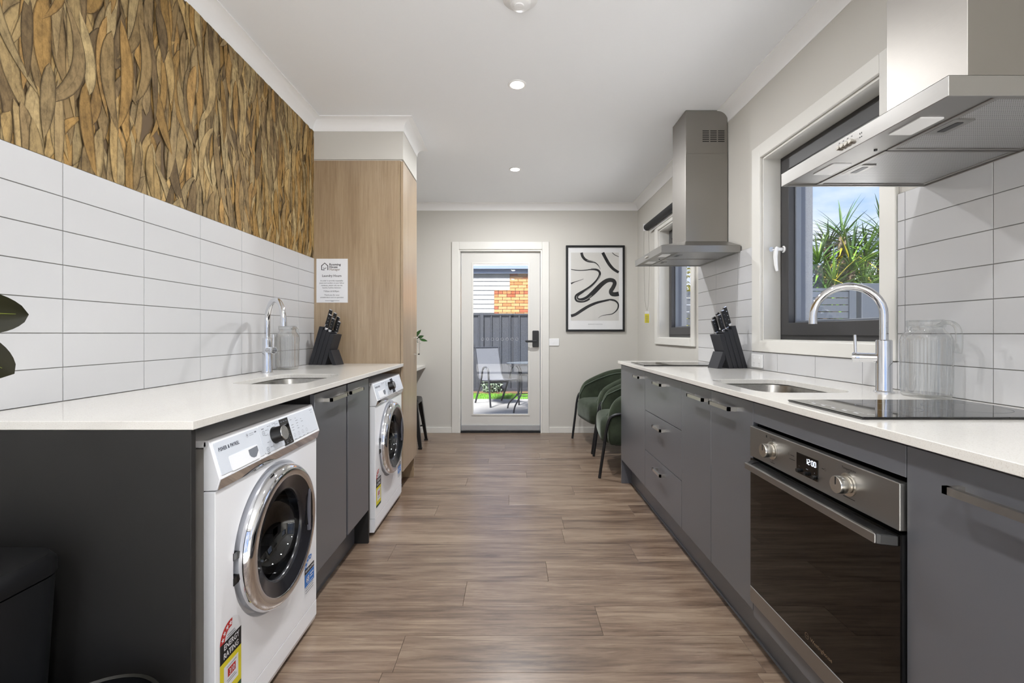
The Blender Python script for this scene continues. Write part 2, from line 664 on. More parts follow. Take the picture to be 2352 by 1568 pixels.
def catmull(pts, m=8):
    out = []
    P = [pts[0]] + list(pts) + [pts[-1]]
    for i in range(1, len(P) - 2):
        p0, p1, p2, p3 = P[i - 1], P[i], P[i + 1], P[i + 2]
        for k in range(m):
            t = k / m
            out.append(tuple(0.5 * ((2 * b) + (-a + c) * t + (2 * a - 5 * b + 4 * c - d) * t * t + (-a + 3 * b - 3 * c + d) * t ** 3) for a, b, c, d in zip(p0, p1, p2, p3)))
    out.append(tuple(pts[-1]))
    return out


def stroke(pts, m=8):
    """pts: (x, y, width) -> list of quads along the smoothed line"""
    P = catmull(pts, m)
    L, R = [], []
    for i, p in enumerate(P):
        a = P[max(0, i - 1)]
        b = P[min(len(P) - 1, i + 1)]
        dx, dy = b[0] - a[0], b[1] - a[1]
        d = math.hypot(dx, dy) or 1
        nx, ny = -dy / d, dx / d
        w = max(p[2], 1e-5) / 2
        L.append((p[0] + nx * w, p[1] + ny * w))
        R.append((p[0] - nx * w, p[1] - ny * w))
    return [[L[i], L[i + 1], R[i + 1], R[i]] for i in range(len(P) - 1)]

# ================================================================== the room shell
XL, XR, YF, YB, ZC = -1.35, 1.40, 5.13, -2.3, 2.55
XT = 0.5 * (XL + XR)

# floor: slab with a plank layer on top, every plank its own piece
floor = struct('floor', MB().box(XL - 0.1, XR + 0.22, YB - 0.1, YF + 0.17, -0.10, -0.004), M('floor_joint', (84, 68, 56), 0.8))
PW, PL = 0.1838, 1.22
fixed = {0: -0.39, 1: 0.335, 2: -0.20, 5: 0.28}
for k in range(-9, 20):
    y0 = 1.5026 + PW * k
    y1 = min(y0 + PW, YF)
    if y1 - y0 < 0.02:
        continue
    j = fixed.get(k, XL + PL * ((k * 0.37 + 0.13) % 1.0))
    while j > XL:
        j -= PL
    while j < XR:
        a, b = max(j, XL), min(j + PL, XR)
        if b - a > 0.02:
            cx, cy = 0.5 * (a + b), 0.5 * (y0 + y1)
            hx, hy = 0.5 * (b - a) - 0.0005, 0.5 * (y1 - y0) - 0.0005
            mb = MB().loft([[(-hx, -hy, -0.004), (hx, -hy, -0.004), (hx, hy, -0.004), (-hx, hy, -0.004)],
                            [(-hx, -hy, -0.0006), (hx, -hy, -0.0006), (hx, hy, -0.0006), (-hx, hy, -0.0006)],
                            [(-hx + .0008, -hy + .0008, 0), (hx - .0008, -hy + .0008, 0), (hx - .0008, hy - .0008, 0), (-hx + .0008, hy - .0008, 0)]])
            p = mb.build('plank', MT['plank'], floor)
            p.location = (cx, cy, 0)
        j += PL
struct('floor_rear_bounce', MB().box(XL, XR, YB, 1.5026 - 9 * PW, -0.004, 0.003), M('bounce_carpet', (222, 220, 216), 0.95, bump=(300, 0.6)))  # unseen pale carpet, added to bounce sunlight onto the ceiling

struct('ceiling', MB().box(XL - 0.12, XR + 0.24, YB - 0.12, YF + 0.20, ZC, ZC + 0.12), MT['ceil'])

wall_left = struct('wall_left', MB().box(XL - 0.12, XL, YB, YF, -0.05, ZC), MT['wall'])

WINS = [(1.738, 2.575), (3.578, 4.39), (-1.9, -0.5)]  # last opening is added, out of view, for more daylight
WZ0, WZ1 = 1.067, 2.088
mb = MB()
ys = [YB] + [v for w in sorted(WINS) for v in w] + [YF]
for i in range(0, len(ys), 2):
    mb.box(XR, XR + 0.20, ys[i], ys[i + 1], -0.05, ZC)
for a, b in WINS:
    mb.box(XR, XR + 0.20, a, b, -0.05, WZ0)
    mb.box(XR, XR + 0.20, a, b, WZ1, ZC)
wall_right = struct('wall_right', mb, MT['wall'])

DX0, DX1, DZ1 = -0.600, 0.345, 2.045
struct('wall_far', MB().box(XL - 0.12, DX0, YF, YF + 0.17, -0.05, ZC).box(DX1, XR + 0.20, YF, YF + 0.17, -0.05, ZC).box(DX0, DX1, YF, YF + 0.17, DZ1, ZC), MT['wall'])
BX0, BX1, BZ1 = -1.22, 1.27, 2.35             # wide glazed opening added behind the camera to let sun and sky in
struct('wall_back', MB().box(XL - 0.12, BX0, YB - 0.12, YB, -0.05, ZC).box(BX1, XR + 0.20, YB - 0.12, YB, -0.05, ZC).box(BX0, BX1, YB - 0.12, YB, BZ1, ZC), M('back_wall_paint', (206, 203, 197), 0.8))
d2 = thing('added_door', 'wide glazed sliding door added behind the camera to let in fill light', 'door', (0, YB, 0), kind='structure')
MB().shape(rect(BX0, BX1, 0.0, BZ1), [rect(BX0 + 0.05, -0.01, 0.05, BZ1 - 0.05), rect(0.05, BX1 - 0.05, 0.05, BZ1 - 0.05)], 'y', YB - 0.09, YB - 0.03).build('frame', MT['frame'], d2)
MB().box(BX0 + 0.045, -0.005, YB - 0.062, YB - 0.058, 0.045, BZ1 - 0.045).build('pane', MT['glass'], d2)
MB().box(0.045, BX1 - 0.045, YB - 0.062, YB - 0.058, 0.045, BZ1 - 0.045).build('pane', MT['glass'], d2)

# cove cornice with mitred corners
path = [(XL, YB), (XL, 3.122), (-0.738, 3.122), (-0.738, 3.566), (XL, 3.566), (XL, YF), (XR, YF), (XR, YB)]
prof = [(0.0, 0.076), (0.004, 0.076)] + [(0.070 - 0.066 * cos(radians(a)), 0.072 - 0.066 * sin(radians(a))) for a in range(0, 91, 10)] + [(0.074, 0.006), (0.074, 0.0)]
rows = []
for i, p in enumerate(path):
    def nrm(a, b):
        d = Vector((b[0] - a[0], b[1] - a[1])).normalized()
        return Vector((d.y, -d.x))
    if i == 0:
        m = nrm(path[0], path[1])
    elif i == len(path) - 1:
        m = nrm(path[-2], path[-1])
    else:
        n1, n2 = nrm(path[i - 1], p), nrm(p, path[i + 1])
        m = (n1 + n2) / (1 + n1.dot(n2))
    rows.append([(p[0] + m.x * d, p[1] + m.y * d, ZC - dz) for d, dz in prof])
struct('trim_1', MB().loft(rows, True, False), MT['cornice'], smooth=True, angle=30)

# skirting
BH, BT = 0.066, 0.012
struct('baseboard_far', MB().box(XL, -0.668, YF - BT, YF, 0, BH).box(0.412, XR, YF - BT, YF, 0, BH), MT['trim'], bevel=0.003)
struct('baseboard_left', MB().box(XL, XL + BT, 3.567, YF - BT, 0, BH), MT['trim'], bevel=0.003)
struct('baseboard_right', MB().box(XR - BT, XR, 3.44, YF - BT, 0, BH), MT['trim'], bevel=0.003)

# ------------------------------------------------------------------ wall tiles
_tile_cache = {}


def tile(parent, xf, side, y0, y1, z0, z1):
    """one tile on a side wall; side=+1 faces +X (left wall), -1 faces -X"""
    w, h = y1 - y0 - 0.0024, z1 - z0 - 0.0024
    key = (round(w, 4), round(h, 4), side)
    if key not in _tile_cache:
        t, c = 0.007, 0.0008
        def lp(x, i):
            return [(x * side, -w / 2 + i, -h / 2 + i), (x * side, w / 2 - i, -h / 2 + i), (x * side, w / 2 - i, h / 2 - i), (x * side, -w / 2 + i, h / 2 - i)]
        o = MB().loft([lp(-t, 0), lp(-c, 0), lp(0, c)]).build('tile', MT['tile'], parent)
        _tile_cache[key] = o.data
    else:
        o = obj('tile', _tile_cache[key], parent)
    o.location = (xf, 0.5 * (y0 + y1), 0.5 * (z0 + z1))
    return o


CT = 0.903                                     # worktop height
TH = 0.1017
MB().box(XL, XL + 0.0075, 1.060, 3.121, CT, CT + 7 * TH).build('grout', MT['grout'], wall_left)
cols = [1.072 + 0.303 * k for k in range(7)] + [3.120]
for r in range(7):
    for c in range(7):
        tile(wall_left, XL + 0.010, 1, cols[c], cols[c + 1], CT + r * TH, CT + (r + 1) * TH)
MB().box(XL, XL + 0.004, -1.0, 1.071, CT, CT + 7 * TH).build('grout', MT['tile'], wall_left)

TR = 0.1007
XTF = XR - 0.010
# right of the window, between the windows, and the low strip under the window
for ylist, nrow in (([0.2, 0.434, 0.735, 1.033, 1.331, 1.6295, 1.662], 7), ([2.664, 2.837, 3.138, 3.44], 7)):
    MB().box(XTF + 0.0025, XR, ylist[0], ylist[-1], CT, CT + nrow * TR).build('grout', MT['grout'], wall_right)
    for r in range(nrow):
        for c in range(len(ylist) - 1):
            tile(wall_right, XTF, -1, ylist[c], ylist[c + 1], CT + r * TR, CT + (r + 1) * TR)
yl = [1.662, 1.828, 2.113, 2.414, 2.664]
MB().box(XTF + 0.0025, XR, 1.663, 2.663, CT, CT + 0.1).build('grout', MT['grout'], wall_right)
for c in range(4):
    tile(wall_right, XTF, -1, yl[c], yl[c + 1], CT, CT + 0.0995)

# ------------------------------------------------------------------ printed leaf wallpaper
wp = MB().box(XL, XL + 0.002, 0.30, 3.121, CT + 7 * TH + 0.001, ZC - 0.07).build('wallpaper', MT['paperbase'], wall_left)
rl = random.Random(11)
verts, faces, uvs, cols_ = [], [], [], []
Y0, Y1, Z0, Z1 = 0.75, 3.12, CT + 7 * TH + 0.001, ZC - 0.074
PAL = [(174, 150, 106), (158, 136, 98), (170, 136, 84), (168, 134, 80), (152, 128, 88), (138, 116, 80), (184, 162, 118), (160, 128, 76), (124, 104, 74), (176, 154, 112), (148, 126, 90), (180, 152, 102)]
NLEAF = 1250
seg = 12
for i in range(NLEAF):
    cy, cz = rl.uniform(Y0 - 0.05, Y1 + 0.05), rl.uniform(Z0 - 0.12, Z1 + 0.15)
    L = rl.uniform(0.20, 0.38)
    W = rl.uniform(0.030, 0.058)
    ang = rl.gauss(0, 0.16) + (pi if rl.random() < 0.12 else 0)
    bend = rl.gauss(0, 0.20)
    c = lin(rl.choice(PAL))
    k = rl.uniform(0.75, 1.12)
    c = (c[0] * k, c[1] * k, c[2] * k, 1)
    x = XL + 0.0022 + i * 5.0e-6
    ring_ = []
    for s in range(seg + 1):
        t = s / seg
        w = W * (sin(pi * min(1, max(0, t)) ** 0.8) ** 0.75) * (0.5 + 0.0)
        if s in (0, seg):
            w = 0.0008
        yy = bend * L * (t - 0.5) ** 2 * 2
        zz = (0.5 - t) * L
        dy, dz = bend * L * (t - 0.5) * 4, -L
        dl = math.hypot(dy, dz)
        ny, nz_ = -dz / dl, dy / dl
        row = []
        for u in (-1, -0.35, 0.35, 1):
            py, pz = yy + ny * w * u, zz + nz_ * w * u
            q = (py * cos(ang) - pz * sin(ang) + cy, py * sin(ang) + pz * cos(ang) + cz)
            row.append((min(max(q[0], Y0), Y1), min(max(q[1], Z0), Z1)))
        ring_.append(row)
    b = len(verts)
    for s in range(seg + 1):
        for q in ring_[s]:
            verts.append((x, q[0], q[1]))
    for s in range(seg):
        for u in range(3):
            a0 = b + s * 4 + u
            faces.append((a0, a0 + 1, a0 + 5, a0 + 4))
            uvs.append([((1 + [-1, -.35, .35, 1][u + d]) / 2, (s + e) / seg) for d, e in ((0, 0), (1, 0), (1, 1), (0, 1))])
            cols_.append(c)
me = bpy.data.meshes.new('printed_leaves')
me.from_pydata(verts, [], faces)
me.uv_layers.new(name='UVMap')
me.color_attributes.new('leaf_colour', 'FLOAT_COLOR', 'CORNER')
me.uv_layers['UVMap'].data.foreach_set('uv', [v for f in uvs for q in f for v in q])
me.color_attributes['leaf_colour'].data.foreach_set('color', [v for c in cols_ for q in range(4) for v in c])
me.materials.append(MT['leafprint'])
lp = obj('printed_leaves', me, wp)
lp['kind'] = 'stuff'


# ------------------------------------------------------------------ windows on the right wall
def window(n, y0, y1, handle=True, label=''):
    w = thing('window_%d' % n, label, 'window', (XR, 0.5 * (y0 + y1), WZ0), kind='structure')
    z0, z1 = WZ0, WZ1
    XA0, XA1 = XR - 0.016, XR + 0.0
    aw = 0.074
    ya0, ya1 = y0 - aw, y1 + aw + 0.012
    # architrave boards
    MB().box(XA0, XA1, ya0, y0, z0 - 0.062, z1 + aw).build('architrave', MT['trim'], w, bevel=0.003)
    MB().box(XA0, XA1, y1, ya1, z0 - 0.062, z1 + aw).build('architrave', MT['trim'], w, bevel=0.003)
    MB().box(XA0, XA1, y0, y1, z1, z1 + aw).build('architrave', MT['trim'], w, bevel=0.003)
    MB().box(XA0 - 0.002, XA1, y0, y1, z0 - 0.062, z0).build('architrave', MT['trim'], w, bevel=0.003)
    # reveal lining
    t = 0.012
    MB().box(XR, 1.495, y0, y0 + t, z0, z1).build('reveal_lining', MT['trim'], w)
    MB().box(XR, 1.495, y1 - t, y1, z0, z1).build('reveal_lining', MT['trim'], w)
    MB().box(XR, 1.495, y0 + t, y1 - t, z1 - t, z1).build('reveal_lining', MT['trim'], w)
    MB().box(XR, 1.495, y0 + t, y1 - t, z0, z0 + 0.006).build('reveal_lining', MT['trim'], w)
    # outer frame, sash, pane
    def frame(nm, x0, x1, a0, a1, b0, b1, fw, mat):
        return MB().shape(rect(a0, a1, b0, b1), [rect(a0 + fw, a1 - fw, b0 + fw, b1 - fw)], 'x', x0, x1).build(nm, mat, w, bevel=0.003)
    frame('window_frame', 1.497, 1.575, y0 + 0.001, y1 - 0.001, z0 + 0.001, z1 - 0.001, 0.045, MT['frame'])
    frame('sash', 1.485, 1.545, y0 + 0.034, y1 - 0.034, z0 + 0.030, z1 - 0.034, 0.066, MT['frame'])
    frame('glazing_bead', 1.520, 1.548, y0 + 0.094, y1 - 0.094, z0 + 0.090, z1 - 0.094, 0.016, M('bead_grey', (112, 118, 128), 0.35))
    frame('outer_track', 1.550, 1.590, y0 + 0.060, y1 - 0.060, z0 + 0.060, z1 - 0.060, 0.022, M('track_grey', (92, 98, 110), 0.35))
    MB().box(1.530, 1.534, y0 + 0.105, y1 - 0.105, z0 + 0.100, z1 - 0.105).build('pane', MT['glass'], w)
    # roughcast outside reveal
    MB().box(1.577, 1.655, y0 - 0.02, y0 + 0.02, z0, z1).build('outer_reveal', MT['render'], w)
    MB().box(1.577, 1.640, y1 - 0.063, y1 + 0.02, z0, z1).build('outer_reveal', MT['render'], w)
    if handle:
        yh, zh = y1 - 0.062, 1.565
        h = MB().lathe([(0.0, 0.0), (0.017, 0.001), (0.019, 0.006), (0.014, 0.012)], (1.486, yh, zh), (-1, 0, 0), 20).cyl((1.476, yh, zh), (1.448, yh, zh), 0.009, 14).build('window_handle', MT['whitep'], w, smooth=True)
        MB().tube([(1.448, yh, zh + 0.010), (1.440, yh, zh - 0.004), (1.437, yh, zh - 0.04), (1.440, yh, zh - 0.085), (1.446, yh, zh - 0.118)], [0.009, 0.0115, 0.0105, 0.0095, 0.007], 12).build('lever', MT['whitep'], h, smooth=True)
        MB().cyl((1.440, yh, zh), (1.420, yh, zh), 0.0045, 10).lathe([(0.0, 0), (0.013, 0), (0.013, 0.003), (0, 0.003)], (1.414, yh - 0.0015, zh), (0, 1, 0), 18).build('key', MT['nickel'], h, smooth=True)
    return w


window(1, *WINS[0], label='charcoal framed window with white key handle above the right sink')
window(2, *WINS[1], handle=False, label='charcoal framed window behind the far range hood')
window(3, *WINS[2], handle=False, label='charcoal framed window added behind the camera for more daylight')

# ------------------------------------------------------------------ glazed door in the far wall
d = thing('door_1', 'glazed white exterior door at the far end of the galley kitchen', 'door', (-0.13, YF, 0), kind='structure')
DM = M('door_enamel', (214, 212, 207), 0.4)
# jambs and architrave
MB().box(DX0, -0.574, YF - 0.005, YF + 0.14, 0, DZ1).build('jamb', MT['trim'], d)
MB().box(0.318, DX1, YF - 0.005, YF + 0.14, 0, DZ1).build('jamb', MT['trim'], d)
MB().box(-0.574, 0.318, YF - 0.005, YF + 0.14, 2.022, DZ1).build('jamb', MT['trim'], d)
MB().box(-0.669, -0.590, YF - 0.018, YF, 0, 2.126).build('architrave', MT['trim'], d, bevel=0.004)
MB().box(0.335, 0.412, YF - 0.018, YF, 0, 2.126).build('architrave', MT['trim'], d, bevel=0.004)
MB().box(-0.590, 0.335, YF - 0.018, YF, 2.040, 2.126).build('architrave', MT['trim'], d, bevel=0.004)
leaf = MB().shape(rect(-0.568, 0.312, 0.016, 2.016), [rect(-0.440, 0.187, 0.200, 1.892)], 'y', YF + 0.03, YF + 0.07).build('door_leaf', DM, d, bevel=0.002)
MB().shape(rect(-0.452, 0.199, 0.188, 1.904), [rect(-0.432, 0.179, 0.208, 1.884)], 'y', YF + 0.024, YF + 0.034).build('glazing_bead', MT['trim'], leaf, bevel=0.003)
MB().box(-0.442, 0.189, YF + 0.048, YF + 0.052, 0.198, 1.894).build('pane', MT['glass'], leaf)
MB().box(-0.566, 0.310, YF + 0.016, YF + 0.030, 0.026, 0.085).build('weather_seal', M('seal_grey', (176, 176, 176), 0.4, 0.3), leaf, bevel=0.003)
MB().box(-0.574, 0.318, YF - 0.004, YF + 0.14, 0.0, 0.014).build('threshold', MT['black'], d)
lk = MB().prism(rrect(0.228, 0.300, 0.955, 1.140, 0.010, 4), 'y', YF + 0.006, YF + 0.031).build('door_lock', MT['black'], leaf, bevel=0.003)
MB().cyl((0.262, YF + 0.006, 1.020), (0.262, YF - 0.028, 1.020), 0.014, 16).build('spindle', MT['black'], lk, smooth=True)
MB().prism(rrect(0.148, 0.276, 1.008, 1.032, 0.011, 5), 'y', YF - 0.040, YF - 0.026).build('lever', MT['black'], lk, bevel=0.003)
dm = M('safety_dot_film', (168, 170, 174), 0.6)
for k in range(8):
    decal(ring(-0.330 + 0.0550 * k, 1.043, 0.013, 0.0165, 18), dm, leaf, (0, YF + 0.0478, 0), (1, 0, 0), (0, 0, 1), 0.0, 'safety_dot')

sw = thing('light_switch', 'white light switch plate on the far wall beside the door', 'switch', (0.463, YF, 0.97))
MB().box(0.403, 0.524, YF - 0.009, YF, 0.970, 1.050).build('plate', MT['whitep'], sw, bevel=0.003)
MB().prism(rrect(0.456, 0.472, 0.998, 1.022, 0.004, 3), 'y', YF - 0.013, YF - 0.009).build('rocker', MT['whitep'], sw)

# ------------------------------------------------------------------ ceiling fittings
def downlight(x, y, label, k=1.0):
    e = thing('downlight', label, 'light', (x, y, ZC), group='recessed ceiling downlights')
    MB().lathe([(0.040, 0.0), (0.040, -0.004), (0.047, -0.006), (0.053, -0.003), (0.054, 0.0)], (x, y, ZC), (0, 0, 1), 40).build('trim_ring', MT['whitep'], e, smooth=True)
    MB().lathe([(0.0, -0.0035), (0.041, -0.0035)], (x, y, ZC), (0, 0, 1), 40).build('lens', MT['lamp'], e)
    l = bpy.data.lights.new('downlight_lamp', 'AREA')
    l.shape = 'DISK'
    l.size = 0.09
    l.energy = LAMP * k
    l.color = (0.975, 0.985, 1.0)
    lo = bpy.data.objects.new('downlight_lamp', l)
    COLL.objects.link(lo)
    lo.parent = e
    lo.location = (0, 0, -0.012)
    return e


downlight(0.030, 2.673, 'lit round downlight in the ceiling nearest the camera')
downlight(0.027, 4.050, 'lit round downlight in the ceiling near the glazed door', 1.5)
downlight(0.030, 1.290, 'lit round downlight overhead beside the smoke alarm', 0.75)
downlight(0.030, -0.100, 'lit round downlight above the camera', 0.75)
downlight(0.030, -1.800, 'lit round downlight behind the camera')

sm = thing('smoke_alarm', 'round white smoke alarm on the ceiling at the top edge', 'smoke alarm', (0.036, 1.98, ZC))
MB().lathe([(0.076, 0.0), (0.076, -0.008), (0.070, -0.014), (0.050, -0.020), (0.046, -0.022), (0.044, -0.034), (0.036, -0.040), (0.0, -0.041)], (0.036, 1.98, ZC), (0, 0, 1), 48, True).build('body', MT['whitep'], sm, smooth=True)
MB().lathe([(0.022, -0.0405), (0.021, -0.046), (0.0, -0.048)], (0.030, 1.975, ZC), (0, 0, 1), 32).build('test_button', MT['whitep'], sm, smooth=True)
MB().cyl((0.052, 2.015, ZC - 0.018), (0.052, 2.015, ZC - 0.0225), 0.0035, 10).cyl((0.060, 2.013, ZC - 0.018), (0.060, 2.013, ZC - 0.0215), 0.0035, 10).build('indicator', MT['black'], sm)

# ================================================================== left bench
DEC = 0.0004
PX, PY, PZ, NX, NY = V(1, 0, 0), V(0, 1, 0), V(0, 0, 1), V(-1, 0, 0), V(0, -1, 0)

ep = tag(MB().box(XL + 0.002, -0.741, 1.064, 1.080, 0.0, 0.882).build('end_panel', MT['cabshade'], bevel=0.0015), 'charcoal end panel, shade in its colour, closing the near end of the left bench', 'panel')

SL = (-1.150, -0.845, 1.845, 2.300)          # left sink opening x0 x1 y0 y1
SR = (0.862, 1.190, 1.578, 2.040)


def worktop(label, x0, x1, y0, y1, hole):
    t = thing('worktop', label, 'worktop', (0.5 * (x0 + x1), 0.5 * (y0 + y1), CT - 0.02))
    MB().shape(rect(x0, x1, y0, y1), [rrect(*hole, 0.075, 8)], 'z', CT - 0.020, CT).build('slab', MT['quartz'], t, bevel=0.0012, seg=1)
    return t


worktop('white stone worktop along the tiled left wall', XL + 0.011, -0.735, 1.061, 3.118, SL)
worktop('white stone worktop along the right wall under the windows', 0.788, XTF - 0.001, 0.33, 3.432, SR)


def sink(label, h, nm='sink'):
    x0, x1, y0, y1 = h
    s = thing('sink', label, 'sink', (0.5 * (x0 + x1), 0.5 * (y0 + y1), 0.70), group='undermount sinks')
    loops = []
    for ins, z, r in ((-0.018, CT - 0.0215, 0.09), (-0.006, CT - 0.0215, 0.08), (-0.004, CT - 0.026, 0.08), (0.004, 0.76, 0.078), (0.018, 0.725, 0.07), (0.05, 0.712, 0.05)):
        loops.append([(p[0], p[1], z) for p in rrect(x0 + ins, x1 - ins, y0 + ins, y1 - ins, r, 8)])
    MB().loft(loops, False).build('bowl', MT['sinksteel'], s, smooth=True, angle=50)
    b = MB()
    b.poly([(p[0], p[1], 0.712) for p in rrect(x0 + 0.05, x1 - 0.05, y0 + 0.05, y1 - 0.05, 0.05, 8)])
    b.build('bowl_base', MT['sinksteel'], s)
    MB().lathe([(0.045, 0.0015), (0.042, 0.003), (0.03, 0.001), (0.0, 0.001)], (0.5 * (x0 + x1), 0.5 * (y0 + y1), 0.7125), (0, 0, 1), 28).build('drain', MT['chrome'], s, smooth=True)
    return s


sink('undermount steel sink in the left bench', SL)
sink('undermount steel sink in the right bench below the window', SR)


def gooseneck(label, x, y, ang, reach=0.205):
    """mixer tap; ang = direction of the spout"""
    t = thing('mixer_tap', label, 'tap', (x, y, CT), ang, 'chrome gooseneck mixer taps', local=True)
    MB().lathe([(0.030, 0), (0.030, 0.004), (0.0245, 0.006), (0.0235, 0.010), (0.0235, 0.178), (0.0205, 0.181), (0.0, 0.181)], (0, 0, 0), (0, 0, 1), 32, True).build('body', MT['chrome'], t, smooth=True)
    R = reach / 2
    zc = 0.268
    pts = [(0, 0, 0.178), (0, 0, 0.22), (0, 0, zc)] + [(R - R * cos(radians(a)), 0, zc + R * sin(radians(a))) for a in range(10, 181, 10)] + [(2 * R, 0, zc - 0.022)]
    MB().tube(pts, 0.0132, 20).build('spout', MT['chrome'], t, smooth=True)
    MB().lathe([(0.0142, 0), (0.0142, 0.022), (0.0125, 0.022), (0.010, 0.020)], (2 * R, 0, zc - 0.030), (0, 0, 1), 24).build('aerator', MT['chrome'], t, smooth=True)
    MB().cyl((0.018, 0, 0.118), (0.088, 0, 0.118), 0.0165, 24).lathe([(0.0165, 0.0), (0.0175, 0.003), (0.0175, 0.020), (0.014, 0.022), (0, 0.022)], (0.066, 0, 0.118), (1, 0, 0), 24).build('lever_barrel', MT['chrome'], t, smooth=True)
    MB().cyl((0.078, 0, 0.13), (0.080, 0, 0.198), 0.0048, 12).build('lever_pin', MT['chrome'], t, smooth=True)
    return t


gooseneck('chrome gooseneck tap on the left bench in front of the white tiles', -1.262, 2.375, radians(-42))
gooseneck('chrome gooseneck tap on the right bench beside the near cooktop', 1.278, 1.583, radians(180 - 39))

# --- bar handle: a flat bar standing off on two square posts
def bar_handle(parent, xf, side, y0, y1, z, mat=None, vertical=False):
    """xf: face of the door; side: direction (+1/-1 in x) the handle stands off"""
    mat = mat or MT['nickel']
    a, b = sorted((xf + side * 0.023, xf + side * 0.033))
    c, e = sorted((xf, xf + side * 0.033))
    mb = MB().box(a, b, y0, y1, z - 0.007, z + 0.007)
    mb.box(c, e, y0, y0 + 0.010, z - 0.007, z + 0.007).box(c, e, y1 - 0.010, y1, z - 0.007, z + 0.007)
    return mb.build('handle', mat, parent)


# --- left sink cabinet
cb = thing('base_cabinet', 'charcoal two-door cabinet between the two washing machines', 'cabinet', (-1.05, 2.10, 0))
MB().box(XL + 0.02, -0.776, 1.762, 1.777, 0, 0.881).build('side_panel', MT['cabshade'], cb)
MB().box(XL + 0.02, -0.757, 2.426, 2.442, 0, 0.881).build('side_panel', MT['cabshade'], cb)
MB().box(XL + 0.02, -0.777, 1.777, 2.426, 0.176, 0.192).build('bottom_panel', MT['inside'], cb)
MB().box(XL + 0.012, XL + 0.02, 1.777, 2.426, 0.176, 0.86).build('back_panel', MT['inside'], cb)
MB().box(-0.845, -0.830, 1.777, 2.426, 0, 0.175).build('kickboard', MT['cab'], cb)
MB().box(-0.800, -0.777, 2.096, 2.122, 0.192, 0.86).build('mullion', MT['black'], cb)
for y0, y1, h0, h1 in ((1.763, 2.098, 1.850, 2.030), (2.120, 2.424, 2.072, 2.250)):
    dr = MB().box(-0.774, -0.755, y0, y1, 0.178, 0.872).build('door', MT['cab'], cb, bevel=0.0012)
    bar_handle(dr, -0.755, 1, h0, h1, 0.838)

# --- tall oak pantry cabinet and the bulkhead over it
tp = thing('tall_cabinet', 'full-height pale oak pantry cabinet at the end of the left bench', 'cabinet', (-1.04, 3.34, 0))
MB().box(XL + 0.002, -0.757, 3.120, 3.136, 0, 2.276).build('side_panel', MT['oak'], tp)
MB().box(XL + 0.002, -0.757, 3.550, 3.566, 0, 2.276).build('side_panel', MT['oak'], tp)
MB().box(XL + 0.002, -0.757, 3.136, 3.550, 2.260, 2.276).build('top_panel', MT['oak'], tp)
MB().box(XL + 0.002, -0.757, 3.136, 3.550, 0.170, 0.186).build('bottom_panel', MT['oak'], tp)
MB().box(-0.855, -0.840, 3.136, 3.550, 0, 0.170).build('kickboard', MT['oak'], tp)
dr = MB().box(-0.755, -0.737, 3.121, 3.565, 0.171, 2.272).build('door', MT['oak'], tp, bevel=0.0012)
hb = MB().box(-0.714, -0.705, 3.505, 3.515, 0.944, 1.080).box(-0.737, -0.705, 3.505, 3.515, 0.944, 0.953).box(-0.737, -0.705, 3.505, 3.515, 1.071, 1.080)
hb.build('handle', MT['nickel'], dr)
struct('wall_bulkhead', MB().box(XL, -0.738, 3.122, 3.566, 2.286, ZC).box(XL, -0.75, 3.130, 3.558, 2.276, 2.286), MT['wall'])

# --- laundry notice taped to the cabinet side
pw, ph = 0.212, 0.297
pz = 1.612
ps = thing('notice', 'white paper laundry hours notice taped to the oak cabinet side', 'notice', (-1.218, 3.119, pz - ph))
MB().box(-1.324, -1.112, 3.1185, 3.1195, pz - ph, pz).build('sheet', MT['paper'], ps)
S = pw / 1010.0


def pp(px, py):
    return ((px - 110) * S, -(py - 55) * S * (ph / (1420 * S)))


PO = (-1.324, 3.1185, pz)
lg = [pp(*q) for q in ((370, 415), (275, 415), (275, 285), (378, 195), (478, 285), (478, 425))]
decal(stroke([(a, b, 0.0052) for a, b in lg], 1), MT['ink'], ps, PO, PX, PZ, DEC, 'house_emblem')
sm_ = [pp(*q) for q in ((325, 345), (350, 365), (378, 372), (405, 362), (425, 343))]
decal(stroke([(a, b, 0.0032) for a, b in sm_], 4), MT['ink'], ps, PO, PX, PZ, DEC, 'smile_emblem')


def ptext(s, px, py, size, mat=None, align='CENTER', bold=0.0, sx=1.0):
    a, b = pp(px, py)
    text(s, size, mat or MT['ink'], ps, (PO[0] + a, PO[1], PO[2] + b), PX, PZ, align, bold=bold, sx=sx)


ptext('Rooming', 522, 275, 0.0215, align='LEFT', bold=0.0004)
ptext('House', 522, 355, 0.0215, align='LEFT', bold=0.0004)
ptext('Manager', 522, 435, 0.0215, MT['brownink'], 'LEFT')
ptext('Laundry Hours', 605, 640, 0.0215, bold=0.0002)
for s, y in (('In order to provide reasonable', 785), ('peace and comfort to your fellow', 860), ('residents, please only use the', 938), ('laundry facilities between:', 1012)):
    ptext(s, 605, y, 0.0122)
ptext('7:00am & 8:00pm', 590, 1130, 0.0150)
ptext('Thank-you for your', 610, 1248, 0.0130)
ptext('consideration and co-operation', 610, 1325, 0.0125)
decal([rect(*[v for v in (pp(390, 0)[0], pp(850, 0)[0])], pp(0, 1416)[1], pp(0, 1404)[1]), rect(pp(580, 0)[0], pp(660, 0)[0], pp(0, 1438)[1], pp(0, 1428)[1])], MT['greyink'], ps, PO, PX, PZ, DEC, 'fine_print')


